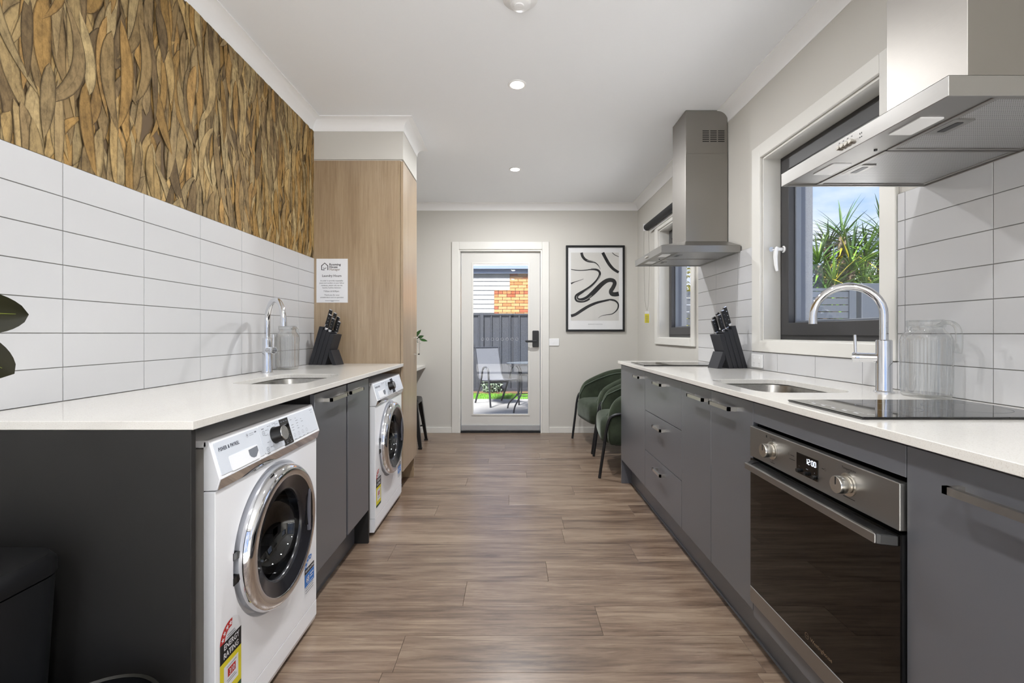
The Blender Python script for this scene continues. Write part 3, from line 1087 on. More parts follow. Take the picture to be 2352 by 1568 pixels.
# ------------------------------------------------------------------ washing machine (faces +X, own frame: x=0 front, y across, z up)
def washer(loc, label):
    w = thing('washing_machine', label, 'washing machine', loc, 0, 'front-loading washing machines under the left bench', local=True)
    hw = 0.299
    # cabinet
    MB().box(-0.575, -0.030, -hw, -hw + 0.004, 0.020, 0.815).box(-0.575, -0.030, hw - 0.004, hw, 0.020, 0.815).box(-0.575, -0.570, -hw + 0.004, hw - 0.004, 0.020, 0.815).box(-0.570, -0.030, -hw + 0.004, hw - 0.004, 0.020, 0.026).build('casing', MT['washgrey'], w)
    MB().box(-0.580, -0.020, -hw, hw, 0.817, 0.836).build('lid', MT['white'], w, bevel=0.004)
    for sx in (-0.54, -0.09):
        for sy in (-0.25, 0.25):
            MB().cyl((sx, sy, 0), (sx, sy, 0.021), 0.022, 14).build('foot', MT['black'], w)
    C = (0.0, 0.475)
    MB().shape(rect(-hw, hw, 0.0965, 0.707), [circ(C[0], C[1], 0.224, 64)], 'x', -0.030, 0.0).build('front_panel', MT['white'], w, bevel=0.0015, seg=1)
    MB().loft([[(-0.030, -hw, 0.022), (-0.006, -hw, 0.022), (0.0, -hw, 0.040), (0.0, -hw, 0.0945), (-0.030, -hw, 0.0945)],
               [(-0.030, hw, 0.022), (-0.006, hw, 0.022), (0.0, hw, 0.040), (0.0, hw, 0.0945), (-0.030, hw, 0.0945)]]).build('filter_flap', MT['white'], w)
    # slanted control fascia
    A, B = V(-0.016, 0, 0.834), V(0.012, 0, 0.738)
    up = (A - B).normalized()
    nrm = PY.cross(up)
    prof_ = [(-0.030, 0.836), (-0.018, 0.836), (A.x, A.z), (B.x, B.z), (0.004, 0.711), (-0.030, 0.709)]
    MB().prism(prof_, 'y', -hw, hw).build('control_panel', MT['white'], w, bevel=0.0015, seg=1)
    H = (A - B).length
    def fp(y, s, off=0.0):
        return V(0, y, 0) + B + up * s + nrm * off
    def plate(nm, y0, y1, s0, s1, t, mat, r=0.004, par=None):
        pts = rrect(y0, y1, s0, s1, r, 4)
        return MB().loft([[fp(p[0], p[1], 0) for p in pts], [fp(p[0], p[1], t) for p in pts]]).build(nm, mat, par or w)
    dwr = plate('detergent_drawer', -0.288, -0.086, 0.008, H - 0.008, 0.0018, MT['fascia'], 0.003)
    ctl = plate('control_fascia', -0.082, 0.288, 0.008, H - 0.008, 0.0018, MT['fascia'], 0.003)
    # chrome strip under the fascia
    MB().add([(0.0128, -hw + .003, 0.7372), (0.0128, hw - .003, 0.7372), (0.0050, hw - .003, 0.7105), (0.0050, -hw + .003, 0.7105)], [(0, 1, 2, 3)]).build('trim_strip', MT['chrome'], w)
    # drawer pull pocket
    plate('drawer_pull', -0.247, -0.112, 0.006, 0.046, 0.0030, MT['white'], 0.005, dwr)
    q = [(-0.160 + 0.048 * a, b) for a, b in ((0.0, 0.85), (0.0, 0.45), (0.12, 0.25), (0.35, 0.12), (0.6, 0.12), (0.95, 0.5), (0.95, 0.9))]
    decal([[(a, 0.010 + 0.036 * b) for a, b in q]], MT['greyink'], dwr, B + nrm * 0.0033, PY, up, 0, 'finger_hollow')
    text('FISHER & PAYKEL', 0.0135, MT['navyink'], dwr, fp(-0.277, 0.067, 0.0018), PY, up, 'LEFT', bold=0.00025, space=1.12, sx=0.78)
    decal(ring(-0.145, 0.080, 0.0048, 0.0054, 20) + [rect(-0.147, -0.143, 0.078, 0.083)] + [rect(-0.135, -0.112, 0.0815, 0.0825), rect(-0.135, -0.114, 0.077, 0.078), rect(-0.108, -0.098, 0.080, 0.084)], MT['greyink'], dwr, B, PY, up, 0.0021, 'printed_marks')
    # knob
    kc = fp(-0.008, 0.050, 0.0018)
    kn = MB().lathe([(0.0265, 0), (0.0265, 0.003), (0.0245, 0.006), (0.0235, 0.030), (0.0225, 0.032)], kc, nrm, 40).build('dial', MT['black'], w, smooth=True)
    MB().lathe([(0.0225, 0.0318), (0.0215, 0.0335), (0.0, 0.0335)], kc, nrm, 40).build('dial_face', M('spun_steel', (190, 190, 190), 0.22, 1.0, aniso=0.8), kn)
    # display
    dp = plate('display', 0.036, 0.092, 0.004, H - 0.010, 0.0026, MT['bglass'], 0.001)
    decal(ring(0.051, 0.022, 0.0065, 0.0073, 20) + ring(0.077, 0.022, 0.0065, 0.0073, 20) + [rect(0.046, 0.056, 0.009, 0.011), rect(0.072, 0.082, 0.009, 0.011), rect(0.053, 0.075, 0.034, 0.036), rect(0.050, 0.072, 0.068, 0.070), rect(0.042, 0.052, 0.080, 0.082), rect(0.058, 0.068, 0.080, 0.082), rect(0.075, 0.083, 0.080, 0.082)], MT['greyink'], dp, B, PY, up, 0.0029, 'display_marks')
    mk = []
    for k, (a, r_) in enumerate(((60, .036), (85, .037), (112, .036), (140, .037), (165, .037), (200, .037), (232, .037))):
        cx, cy = -0.008 + r_ * cos(radians(a)), 0.050 + r_ * sin(radians(a))
        cy = min(max(cy, 0.014), 0.086)
        mk += ring(cx, cy, 0.0024, 0.0031, 12)
        s_ = 1 if a < 90 else -1
        mk.append(rect(min(cx + s_ * .005, cx + s_ * .016), max(cx + s_ * .005, cx + s_ * .016), cy - .0006, cy + .0008))
    for cy in (0.068, 0.018):
        mk += ring(-0.064, cy, 0.0062, 0.0075, 20) + ring(-0.064, cy, 0.0020, 0.0030, 12)
        mk.append(rect(-0.071, -0.057, cy + (0.012 if cy > .05 else -0.013), cy + (0.0145 if cy > .05 else -0.011)))
    rr = random.Random(3)
    for r_ in range(5):
        for c_ in range(3):
            if rr.random() < 0.8:
                y = 0.104 + 0.036 * c_
                mk.append(rect(y, y + rr.uniform(0.006, 0.018), 0.040 + 0.009 * r_, 0.0415 + 0.009 * r_))
    for k in range(4):
        mk += ring(0.110 + 0.030 * k, 0.024, 0.005, 0.0057, 16)
        mk.append(rect(0.104 + 0.030 * k, 0.116 + 0.030 * k, 0.009, 0.0105))
    mk += [rect(0.258, 0.278, 0.084, 0.0855), rect(0.262, 0.274, 0.0755, 0.0765)]
    decal(mk, MT['greyink'], ctl, B, PY, up, 0.0021, 'printed_marks')
    # recess behind the door and the door itself
    Cw = V(0, 0, 0.475)
    MB().lathe([(0.2245, -0.001), (0.216, -0.020), (0.14, -0.022)], Cw, PX, 64).build('door_recess', MT['white'], w, smooth=True)
    dr_ = MB().lathe([(0.208, -0.018), (0.214, 0.004), (0.2145, 0.018), (0.210, 0.030), (0.202, 0.038), (0.196, 0.040), (0.180, 0.0405), (0.177, 0.038)], Cw, PX, 72).build('door_rim', MT['chrome'], w, smooth=True, angle=60)
    MB().lathe([(0.177, 0.0385), (0.172, 0.036), (0.140, 0.026), (0.132, 0.022), (0.130, 0.012)], Cw, PX, 64).build('door_ring', M('charcoal_gloss', (34, 34, 38), 0.18), w, smooth=True, angle=60)
    MB().lathe([(0.132, 0.018), (0.128, 0.000), (0.118, -0.030), (0.095, -0.055), (0.05, -0.068), (0.0, -0.071)], Cw, PX, 56).build('door_bowl', MT['washglass'], w, smooth=True, angle=70)
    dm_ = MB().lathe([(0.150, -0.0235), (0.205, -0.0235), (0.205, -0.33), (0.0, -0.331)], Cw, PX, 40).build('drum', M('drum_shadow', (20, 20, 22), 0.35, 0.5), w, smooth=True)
    for k in range(3):
        t = radians(90 + 120 * k)
        hp = MB().tube([Cw + V(-0.10, 0.19 * cos(t), 0.19 * sin(t)), Cw + V(-0.31, 0.19 * cos(t), 0.19 * sin(t))], 0.02, 8)
        hp.build('paddle', MT['washgrey'], dm_, smooth=True)
    # pull at the hinge-free side
    g = MB()
    for k in range(9):
        t0 = radians(-20 + 40 * k / 8)
        g.v.append(Cw + V(0.0405, 0.173 * cos(t0), 0.173 * sin(t0) + 0.02))
        g.v.append(Cw + V(0.0300, 0.146 * cos(t0), 0.146 * sin(t0) + 0.02))
    g.f = [(2 * k, 2 * k + 1, 2 * k + 3, 2 * k + 2) for k in range(8)]
    g.build('door_pull', MT['black'], w)
    MB().box(0.030, 0.041, 0.150, 0.160, 0.42, 0.565).build('pull_blade', M('pull_grey', (96, 96, 104), 0.3), w, bevel=0.002)
    for z in (0.507, 0.440):
        MB().box(-0.016, 0.002, -0.2245, -0.205, z - 0.010, z + 0.010).build('hinge_slot', MT['black'], w)
    # energy sticker
    s = decal([circ(0.048, 0.100, 0.048, 24, 180, 0)[::-1] + [(0.0, -0.060), (0.096, -0.060)]], MT['paper'], w, (0, -0.283, 0.205), PY, PZ, 0.0004, 'energy_sticker')
    so = V(0, -0.283, 0.205)
    r_ = []
    for quad in ring(0.048, 0.100, 0.026, 0.046, 14, 180, 82):
        r_.append(quad)
    decal(r_, MT['red'], s, so, PY, PZ, 0.0007, 'red_arc')
    st = []
    for a in (164, 140, 116, 93):
        st += star(0.048 + 0.036 * cos(radians(a)), 0.100 + 0.036 * sin(radians(a)), 0.0075)
    decal(st, MT['paper'], s, so, PY, PZ, 0.0010, 'stars')
    decal([rect(0.002, 0.094, 0.050, 0.100)], MT['ink'], s, so, PY, PZ, 0.0007, 'black_band')
    text('ENERGY', 0.021, MT['paper'], s, so + V(0.0009, 0.050, 0.080), PY, PZ, bold=0.0004, sx=0.85)
    text('RATING', 0.021, MT['paper'], s, so + V(0.0009, 0.048, 0.058), PY, PZ, bold=0.0004, sx=0.85)
    decal([rect(0.002, 0.094, -0.046, 0.050)], MT['yellow'], s, so, PY, PZ, 0.0007, 'yellow_field')
    decal([rect(0.018, 0.080, -0.026, 0.036)], MT['paper'], s, so, PY, PZ, 0.0009, 'white_field')
    decal([rect(0.034, 0.068, 0.000, 0.022)], MT['red'], s, so, PY, PZ, 0.0011, 'red_field')
    text('310', 0.020, MT['paper'], s, so + V(0.0012, 0.051, 0.004), PY, PZ, bold=0.0003, sx=0.8)
    decal([rect(0.030, 0.072, 0.027, 0.029), rect(0.030, 0.066, -0.008, -0.006), rect(0.034, 0.072, -0.014, -0.012), rect(0.030, 0.068, 0.104, 0.106), rect(0.032, 0.064, 0.110, 0.112)], MT['greyink'], s, so, PY, PZ, 0.0012, 'fine_print')
    decal([rect(0.002, 0.094, -0.058, -0.046)], MT['green'], s, so, PY, PZ, 0.0007, 'green_band')
    # water sticker
    so = V(0, 0.198, 0.205)
    s = decal([circ(0.040, 0.055, 0.030, 16, 180, 0)[::-1] + [(0.0, -0.050), (0.080, -0.050)]], MT['paper'], w, so, PY, PZ, 0.0004, 'water_sticker')
    decal(ring(0.040, 0.050, 0.022, 0.038, 14, 180, 60), MT['blue'], s, so, PY, PZ, 0.0007, 'blue_arc')
    st = []
    for a in (165, 137, 109, 81):
        st += star(0.040 + 0.030 * cos(radians(a)), 0.050 + 0.030 * sin(radians(a)), 0.006)
    decal(st, MT['paper'], s, so, PY, PZ, 0.0010, 'stars')
    decal([rect(0.001, 0.079, 0.030, 0.050)], MT['ink'], s, so, PY, PZ, 0.0007, 'black_band')
    text('WATER RATING', 0.0125, MT['paper'], s, so + V(0.0009, 0.040, 0.0365), PY, PZ, sx=0.78, bold=0.0002)
    decal([rect(0.001, 0.079, -0.016, 0.029)], MT['blue'], s, so, PY, PZ, 0.0007, 'blue_field')
    text('68', 0.030, MT['paper'], s, so + V(0.0009, 0.024, -0.002), PY, PZ, bold=0.0006, sx=0.8)
    decal([rect(0.044, 0.072, 0.014, 0.018), rect(0.044, 0.066, 0.004, 0.008), rect(0.022, 0.070, -0.010, -0.008)], MT['paper'], s, so, PY, PZ, 0.0010, 'white_print')
    decal([rect(0.008, 0.072, -0.022 - 0.009 * k, -0.0195 - 0.009 * k) for k in range(3)], MT['greyink'], s, so, PY, PZ, 0.0009, 'fine_print')
    return w


wm1 = washer((-0.745, 1.455, 0), 'white front-loading washing machine nearest the camera with red energy sticker')
wm2 = copy_tree(wm1)
wm2.location = (-0.745, 2.806, 0)
wm2['label'] = 'white front-loading washing machine further away, against the oak pantry cabinet'


# ------------------------------------------------------------------ ribbed glass jug (own frame, long axis x, handle towards +x)
def jug(loc, rot, label):
    j = thing('glass_jug', label, 'jug', loc, rot, 'ribbed glass jugs', local=True)
    N = 224
    def loop(hx, hy, z, rib):
        pts = []
        for k in range(N):
            t = 2 * pi * k / N
            c, s = cos(t), sin(t)
            e = 2 / 3.6
            x = hx * math.copysign(abs(c) ** e, c)
            y = hy * math.copysign(abs(s) ** e, s)
            f = 1 + rib * (0.5 - 0.5 * cos(28 * t))
            pts.append((x * f, y * f, z))
        return pts
    lv = [(0.056, 0.040, 0.0, 0), (0.061, 0.045, 0.006, 0), (0.062, 0.046, 0.014, 0), (0.061, 0.045, 0.022, 0.055), (0.062, 0.046, 0.180, 0.055), (0.063, 0.047, 0.187, 0), (0.058, 0.045, 0.198, 0), (0.044, 0.038, 0.210, 0), (0.040, 0.036, 0.218, 0), (0.040, 0.036, 0.226, 0)]
    b = MB().loft([loop(*l) for l in lv], False)
    b.f.append(tuple(range(N))[::-1])
    b.build('body', MT['jug'], j, smooth=True, angle=70)
    MB().loft([loop(0.055, 0.039, 0.010, 0), loop(0.060, 0.044, 0.013, 0)], True).build('thick_base', MT['jug'], j, smooth=True)
    MB().loft([loop(0.042, 0.038, 0.222, 0), loop(0.0435, 0.0395, 0.226, 0), loop(0.0435, 0.0395, 0.244, 0), loop(0.039, 0.035, 0.246, 0), loop(0.036, 0.032, 0.240, 0)], True).build('lid', glass_mat('lid_clear', (250, 251, 251), 0.08, 0.7, 0.05, 2.5) if 'lid_clear' not in bpy.data.materials else bpy.data.materials['lid_clear'], j, smooth=True, angle=50)
    pts = [(0.044, 0, 0.228), (0.075, 0, 0.236), (0.100, 0, 0.226), (0.110, 0, 0.200), (0.110, 0, 0.165), (0.106, 0, 0.145)]
    sm2 = catmull(pts, 5)
    MB().tube(sm2, [0.006 + 0.004 * (i / len(sm2)) for i in range(len(sm2))], 12).build('handle', MT['jug'], j, smooth=True)
    return j


jug((1.320, 1.470, CT), radians(-90), 'ribbed clear glass jug on the right bench beside the tap')
jug((-1.272, 2.610, CT), radians(86), 'ribbed clear glass jug on the left bench behind the tap')


# ------------------------------------------------------------------ knife block (own frame: +x = front) and its knives
def knife_block(loc, rot, label, which):
    k = thing('knife_block', label, 'knife block', loc, rot, 'black knife blocks', local=True)
    k.scale = (0.88, 0.95, 1.0)
    lean = 0.088 / 0.245
    hw = 0.050
    tops = [0.197, 0.211, 0.224, 0.245]
    th = 0.0345
    for i, h in enumerate(tops):
        f0 = 0.035 - i * th                      # front of the slab at the bottom
        q = [(f0 - th + 0.003, 0.0), (f0, 0.0), (f0 + lean * h, h), (f0 - th + 0.003 + lean * h, h + 0.004)]
        MB().prism(q, 'y', -hw, hw).build('slab', MT['matblack'], k, bevel=0.0012, seg=1)
    z = 0.095
    x = 0.035 + lean * z
    MB().prism([(x - 0.004, z), (x - 0.006, z - 0.04), (0.092, 0.0), (0.122, 0.0), (x + 0.012, z + 0.002)], 'y', -hw, hw).build('foot', MT['matblack'], k, bevel=0.0012, seg=1)
    d_ = V(lean, 0, 1).normalized()
    side = V(1, 0, -lean).normalized()
    M4 = Matrix.Translation(Vector(loc)) @ Matrix.Rotation(rot, 4, 'Z') @ Matrix.Diagonal((0.88, 0.95, 1.0, 1.0))
    specs = [(3, 0.012, 0.118, 'long knife at the back of the %s'), (2, -0.030, 0.104, 'near knife in the third slot of the %s'), (2, 0.026, 0.118, 'far knife in the third slot of the %s'),
             (1, -0.030, 0.092, 'near knife in the second slot of the %s'), (1, 0.026, 0.104, 'far knife in the second slot of the %s'), (0, 0.0, 0.086, 'short paring knife at the front of the %s')]
    for si, y, L, lab in specs:
        h = tops[si]
        base = V(0.035 - si * th - th / 2 + lean * h, y, h + 0.001)
        kn = thing('kitchen_knife', 'black-handled ' + lab % which, 'knife', M4 @ base, rot, 'knives in the %s' % which, local=True)
        kn.scale = (0.88, 0.95, 1.0)
        def bar(o0, o1, wy, wx, nm, mat, par, bev=0.0):
            # bar along d_ from o0 to o1, widths wy (across) and wx (thickness)
            pts = []
            for o in (o0, o1):
                c = d_ * o
                pts.append([c + side * (-wx) + V(0, -wy, 0), c + side * wx + V(0, -wy, 0), c + side * wx + V(0, wy, 0), c + side * (-wx) + V(0, wy, 0)])
            return MB().loft(pts).build(nm, mat, par, bevel=bev)
        bar(-0.06, 0.002, 0.0012, 0.011, 'blade', MT['steel'], kn)
        bar(0.000, 0.016, 0.0075, 0.010, 'bolster', MT['chrome'], kn, 0.002)
        g_ = bar(0.016, L, 0.0085, 0.0115, 'grip', MT['black'], kn, 0.003)
        bar(0.016, L + 0.0006, 0.0016, 0.0120, 'tang', MT['chrome'], g_)
        bar(L - 0.006, L + 0.004, 0.0075, 0.0105, 'pommel', MT['chrome'], g_, 0.002)
        for q in (0.25, 0.5, 0.75):
            c = d_ * (0.016 + (L - 0.016) * q)
            MB().cyl(c + V(0, -0.0092, 0), c + V(0, 0.0092, 0), 0.0022, 8).build('rivet', MT['chrome'], g_)
    return k


knife_block((1.283, 2.725, CT), radians(190), 'black slanted knife block on the right bench between the windows', 'right-hand block')
knife_block((-1.226, 3.020, CT), radians(-10), 'black slanted knife block on the left bench under the notice', 'left-hand block')

# ================================================================== right bench cabinets
FX = 0.809                                      # face of the doors


def cabinet(label, y0, y1):
    c = thing('base_cabinet', label, 'cabinet', (1.10, 0.5 * (y0 + y1), 0))
    return c


def carcass(c, y0, y1, far_to_floor=False):
    MB().box(FX + 0.020, XR - 0.012, y0 + 0.0005, y0 + 0.0165, 0.175, 0.881).build('side_panel', MT['cabshade'], c)
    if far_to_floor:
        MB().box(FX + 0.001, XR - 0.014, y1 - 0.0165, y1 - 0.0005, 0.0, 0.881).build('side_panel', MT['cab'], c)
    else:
        MB().box(FX + 0.020, XR - 0.012, y1 - 0.0165, y1 - 0.0005, 0.175, 0.881).build('side_panel', MT['cabshade'], c)
    MB().box(FX + 0.020, XR - 0.012, y0 + 0.0165, y1 - 0.0165, 0.175, 0.191).build('bottom_panel', MT['inside'], c)
    MB().box(XR - 0.020, XR - 0.012, y0 + 0.0165, y1 - 0.0165, 0.191, 0.86).build('back_panel', MT['inside'], c)


def front(c, nm, y0, y1, z0, z1, h=None, zh=None):
    g = 0.0014
    d_ = MB().box(FX, FX + 0.018, y0 + g, y1 - g, z0 + g, z1 - g).build(nm, MT['cab'], c, bevel=0.0012)
    if h:
        bar_handle(d_, FX, -1, h[0], h[1], zh)
    return d_


YA = [3.420, 2.800, 2.196, 1.545, 0.945, 0.345]
c = cabinet('charcoal single-door cabinet at the far end of the right bench', YA[1], YA[0])
carcass(c, YA[1], YA[0], True)
front(c, 'door', YA[1], YA[0] - 0.017, 0.175, 0.876, (2.845, 2.972), 0.833)
c = cabinet('charcoal cabinet of three drawers in the right bench', YA[2], YA[1])
carcass(c, YA[2], YA[1])
for z0, z1, zh in ((0.642, 0.876, 0.833), (0.402, 0.642, 0.592), (0.175, 0.402, 0.354)):
    front(c, 'drawer', YA[2], YA[1], z0, z1, (2.425, 2.560), zh)
c = cabinet('charcoal two-door cabinet under the right sink', YA[3], YA[2])
carcass(c, YA[3], YA[2])
front(c, 'door', 1.873, YA[2], 0.175, 0.876, (1.885, 2.050), 0.833)
front(c, 'door', YA[3], 1.873, 0.175, 0.876, (1.655, 1.820), 0.833)
c = cabinet('charcoal oven housing with filler strips above and below the oven', YA[4], YA[3])
MB().box(FX + 0.020, XR - 0.012, YA[4] + 0.0005, YA[4] + 0.004, 0.175, 0.881).build('side_panel', MT['inside'], c)
MB().box(FX + 0.020, XR - 0.012, YA[3] - 0.004, YA[3] - 0.0005, 0.175, 0.881).build('side_panel', MT['inside'], c)
front(c, 'filler_strip', YA[4], YA[3], 0.808, 0.876)
front(c, 'filler_strip', YA[4], YA[3], 0.158, 0.206)
c = cabinet('charcoal cabinet with long bar handle nearest the camera on the right', YA[5], YA[4])
carcass(c, YA[5], YA[4])
front(c, 'door', YA[5], YA[4], 0.158, 0.876, (0.46, 0.832), 0.824)
kb = tag(MB().box(0.885, 0.900, 0.345, 3.403, 0.0, 0.174).build('kickboard', MT['cab']), 'long charcoal kickboard under the right-hand cabinets', 'kickboard')
kb2 = tag(MB().box(0.8815, 0.8845, 0.345, 3.403, 0.0, 0.010).build('sealant_strip', M('clear_seal', (120, 122, 126), 0.3)), 'thin grey seal along the foot of the right kickboard', 'seal')

# ------------------------------------------------------------------ oven
ov = thing('oven', 'stainless and black glass built-in oven under the near cooktop', 'oven', (0.95, 1.245, 0.21))
y0, y1 = 0.9475, 1.5425
MB().box(FX - 0.012, FX + 0.012, y0, y1, 0.698, 0.797).build('control_panel', MT['steelh'], ov, bevel=0.002)
MB().box(FX + 0.012, FX + 0.30, y0 + 0.006, y1 - 0.006, 0.694, 0.796).build('control_housing', MT['black'], ov)
# cavity
MB().box(FX + 0.45, FX + 0.47, y0 + 0.02, y1 - 0.02, 0.225, 0.69).box(FX + 0.03, FX + 0.45, y0 + 0.006, y0 + 0.02, 0.225, 0.69).box(FX + 0.03, FX + 0.45, y1 - 0.02, y1 - 0.006, 0.225, 0.69).box(FX + 0.03, FX + 0.45, y0 + 0.02, y1 - 0.02, 0.215, 0.225).box(FX + 0.03, FX + 0.45, y0 + 0.02, y1 - 0.02, 0.684, 0.692).build('cavity', M('oven_enamel', (36, 33, 31), 0.3), ov)
for z in (0.392, 0.505):
    mb = MB().tube([(FX + 0.06, y0 + 0.075, z), (FX + 0.06, y1 - 0.075, z)], 0.0032, 8).tube([(FX + 0.40, y0 + 0.075, z), (FX + 0.40, y1 - 0.075, z)], 0.003, 8)
    for q in range(9):
        y = y0 + 0.085 + (y1 - y0 - 0.17) * q / 8
        mb.tube([(FX + 0.06, y, z), (FX + 0.40, y, z)], 0.0018, 6)
    mb.build('rack', MT['chrome'], ov, smooth=True)
dr = MB().shape(rect(y0, y1, 0.216, 0.690), [rect(y0 + 0.055, y1 - 0.055, 0.285, 0.640)], 'x', FX - 0.006, FX + 0.026).build('oven_door', MT['black'], ov)
MB().box(FX - 0.0105, FX - 0.0065, y0, y1, 0.264, 0.690).build('door_glass', MT['ovenglass'], dr)
MB().box(FX - 0.0062, FX - 0.0060, y0 + 0.001, y0 + 0.054, 0.266, 0.689).build('glass_backing', MT['bglass'], dr)
MB().box(FX - 0.012, FX - 0.0062, y0, y1, 0.214, 0.263).build('steel_strip', MT['steelh'], dr, bevel=0.0015)
hd = MB().box(0.760, 0.770, 0.966, 1.506, 0.665, 0.685).build('door_handle', MT['steelh'], dr, bevel=0.002)
MB().prism([(0.762, 0.966), (0.770, 0.962), (FX - 0.006, 0.952), (FX - 0.006, 0.985), (0.770, 0.990)], 'z', 0.664, 0.686).build('handle_bracket', MT['black'], hd, bevel=0.002)
MB().prism([(0.770, 1.482), (0.770, 1.508), (FX - 0.006, 1.538), (FX - 0.006, 1.505)], 'z', 0.664, 0.686).build('handle_bracket', MT['black'], hd, bevel=0.002)
MB().box(0.770, FX - 0.0105, 0.985, 1.505, 0.679, 0.684).build('handle_wing', MT['black'], hd)
XF = FX - 0.012
for y, nm in ((1.408, 'Function'), (1.090, 'Temperature')):
    z = 0.748
    kn = MB().lathe([(0.027, 0.0), (0.027, 0.004), (0.0185, 0.005), (0.0185, 0.010)], (XF, y, z), NX, 36).build('knob_base', MT['nickel'], ov, smooth=True)
    MB().lathe([(0.0195, 0.009), (0.0205, 0.011), (0.0205, 0.030), (0.0195, 0.032), (0.0, 0.032)], (XF, y, z), NX, 36).build('knob', MT['nickel'], kn, smooth=True)
    MB().box(XF - 0.0328, XF - 0.031, y - 0.0012, y + 0.0012, z + 0.001, z + 0.019).build('pointer', MT['black'], kn)
    text(nm, 0.0085, MT['ink'], ov, (XF, y, z + 0.033), NY, PZ)
    text('Off', 0.006, MT['ink'], ov, (XF, y, z + 0.0275), NY, PZ)
decal([rect(-1.4445, -1.4385, 0.780, 0.788)], MT['ink'], ov, (XF, 0, 0), NY, PZ, 0.0005, 'indicator')
dsp = MB().box(XF - 0.0016, XF, 1.198, 1.288, 0.7185, 0.7745).build('display', MT['bglass'], ov)


def seg7(ch, x, z, w, h, t):
    on = {'1': 'bc', '2': 'abged', '0': 'abcdef'}[ch]
    g = {'a': rect(x + t, x + w - t, z + h - t, z + h), 'd': rect(x + t, x + w - t, z, z + t), 'g': rect(x + t, x + w - t, z + h / 2 - t / 2, z + h / 2 + t / 2),
         'f': rect(x, x + t, z + h / 2, z + h - t / 2), 'e': rect(x, x + t, z + t / 2, z + h / 2), 'b': rect(x + w - t, x + w, z + h / 2, z + h - t / 2), 'c': rect(x + w - t, x + w, z + t / 2, z + h / 2)}
    return [g[k] for k in on]


dg = []
for i, chh in enumerate('1200'):
    dg += seg7(chh, -1.2490 + 0.0108 * i + (0.003 if i > 1 else 0), 0.7535, 0.0085, 0.0145, 0.0017)
dg += [rect(-1.2262, -1.2245, 0.757, 0.7588), rect(-1.2262, -1.2245, 0.763, 0.7648)]
decal(dg, MT['led'], dsp, (XF - 0.0016, 0, 0), NY, PZ, 0.0003, 'clock_digits')
decal(ring(-1.2035, 0.7585, 0.0026, 0.0032, 14) + [rect(-1.277, -1.273, 0.7385, 0.7393), rect(-1.246, -1.237, 0.7385, 0.7405), rect(-1.2115, -1.2095, 0.7375, 0.7395)], MT['greyink'], dsp, (XF - 0.0016, 0, 0), NY, PZ, 0.0003, 'printed_marks')
for y in (1.275, 1.242, 1.209):
    MB().cyl((XF - 0.0016, y, 0.7275), (XF - 0.010, y, 0.7275), 0.0052, 16).build('push_button', MT['black'], dsp, smooth=True)
mk = [rect(-1.318, -1.300, 0.758, 0.7595), rect(-1.322, -1.296, 0.7465, 0.748), rect(-1.185, -1.176, 0.758, 0.7595)] + ring(-1.172, 0.7588, 0.0028, 0.0034, 12) + ring(-1.326, 0.7588, 0.0028, 0.0034, 12) + ring(-1.408, 0.7165, 0.0028, 0.0034, 12) + [rect(-1.420, -1.397, 0.7095, 0.711), rect(-1.108, -1.070, 0.7155, 0.717)]
decal(mk, MT['ink'], ov, (XF, 0, 0), NY, PZ, 0.0004, 'printed_marks')
text('Westinghouse', 0.0145, MT['brownink'], dr, (FX - 0.0105, 1.190, 0.283), NY, PZ, 'CENTER', bold=0.0001)
decal(ring(-1.247, 0.2875, 0.0072, 0.0082, 24) + stroke([(-1.252, 0.2905, .001), (-1.2495, 0.2845, .001), (-1.247, 0.290, .001), (-1.2445, 0.2845, .001), (-1.242, 0.2905, .001)], 1), MT['brownink'], dr, (FX - 0.0105, 0, 0), NY, PZ, 0.0005, 'maker_emblem')


# ------------------------------------------------------------------ cooktops
def cooktop(y0, y1, label):
    x0, x1 = 0.820, 1.322
    c = thing('cooktop', label, 'cooktop', (0.5 * (x0 + x1), 0.5 * (y0 + y1), CT), group='two-zone ceramic cooktops')
    MB().loft([[(x0 + .003, y0 + .003, CT + .0003), (x1 - .003, y0 + .003, CT + .0003), (x1 - .003, y1 - .003, CT + .0003), (x0 + .003, y1 - .003, CT + .0003)],
               [(x0, y0, CT + .0045), (x1, y0, CT + .0045), (x1, y1, CT + .0045), (x0, y1, CT + .0045)],
               [(x0 + .003, y0 + .003, CT + .0062), (x1 - .003, y0 + .003, CT + .0062), (x1 - .003, y1 - .003, CT + .0062), (x0 + .003, y1 - .003, CT + .0062)]]).build('glass_plate', MT['bglass'], c)
    yc = 0.5 * (y0 + y1)
    for zx, zr in ((1.205, 0.088), (1.000, 0.070)):
        decal(ring(zx, yc, zr, zr + 0.0012, 40), MT['greyink'], c, (0, 0, CT + 0.0062), PX, PY, 0.0003, 'zone_ring')
    ct = []
    for k in range(5):
        ct.append(rect(0.842 + 0.004, 0.848 + 0.004, y0 + 0.05 + 0.04 * k, y0 + 0.066 + 0.04 * k))
    ct += [rect(0.862, 0.8635, y0 + 0.05, y0 + 0.12), rect(0.862, 0.8635, y0 + 0.15, y0 + 0.23)] + ring(0.868, y0 + 0.035, 0.006, 0.0072, 16) + ring(0.868, y1 - 0.035, 0.006, 0.0072, 16)
    decal(ct, MT['paper'], c, (0, 0, CT + 0.0062), PX, PY, 0.0003, 'control_marks')
    return c


cooktop(1.079, 1.371, 'black glass cooktop on the right bench above the oven')
cooktop(2.868, 3.185, 'black glass cooktop at the far end of the right bench')


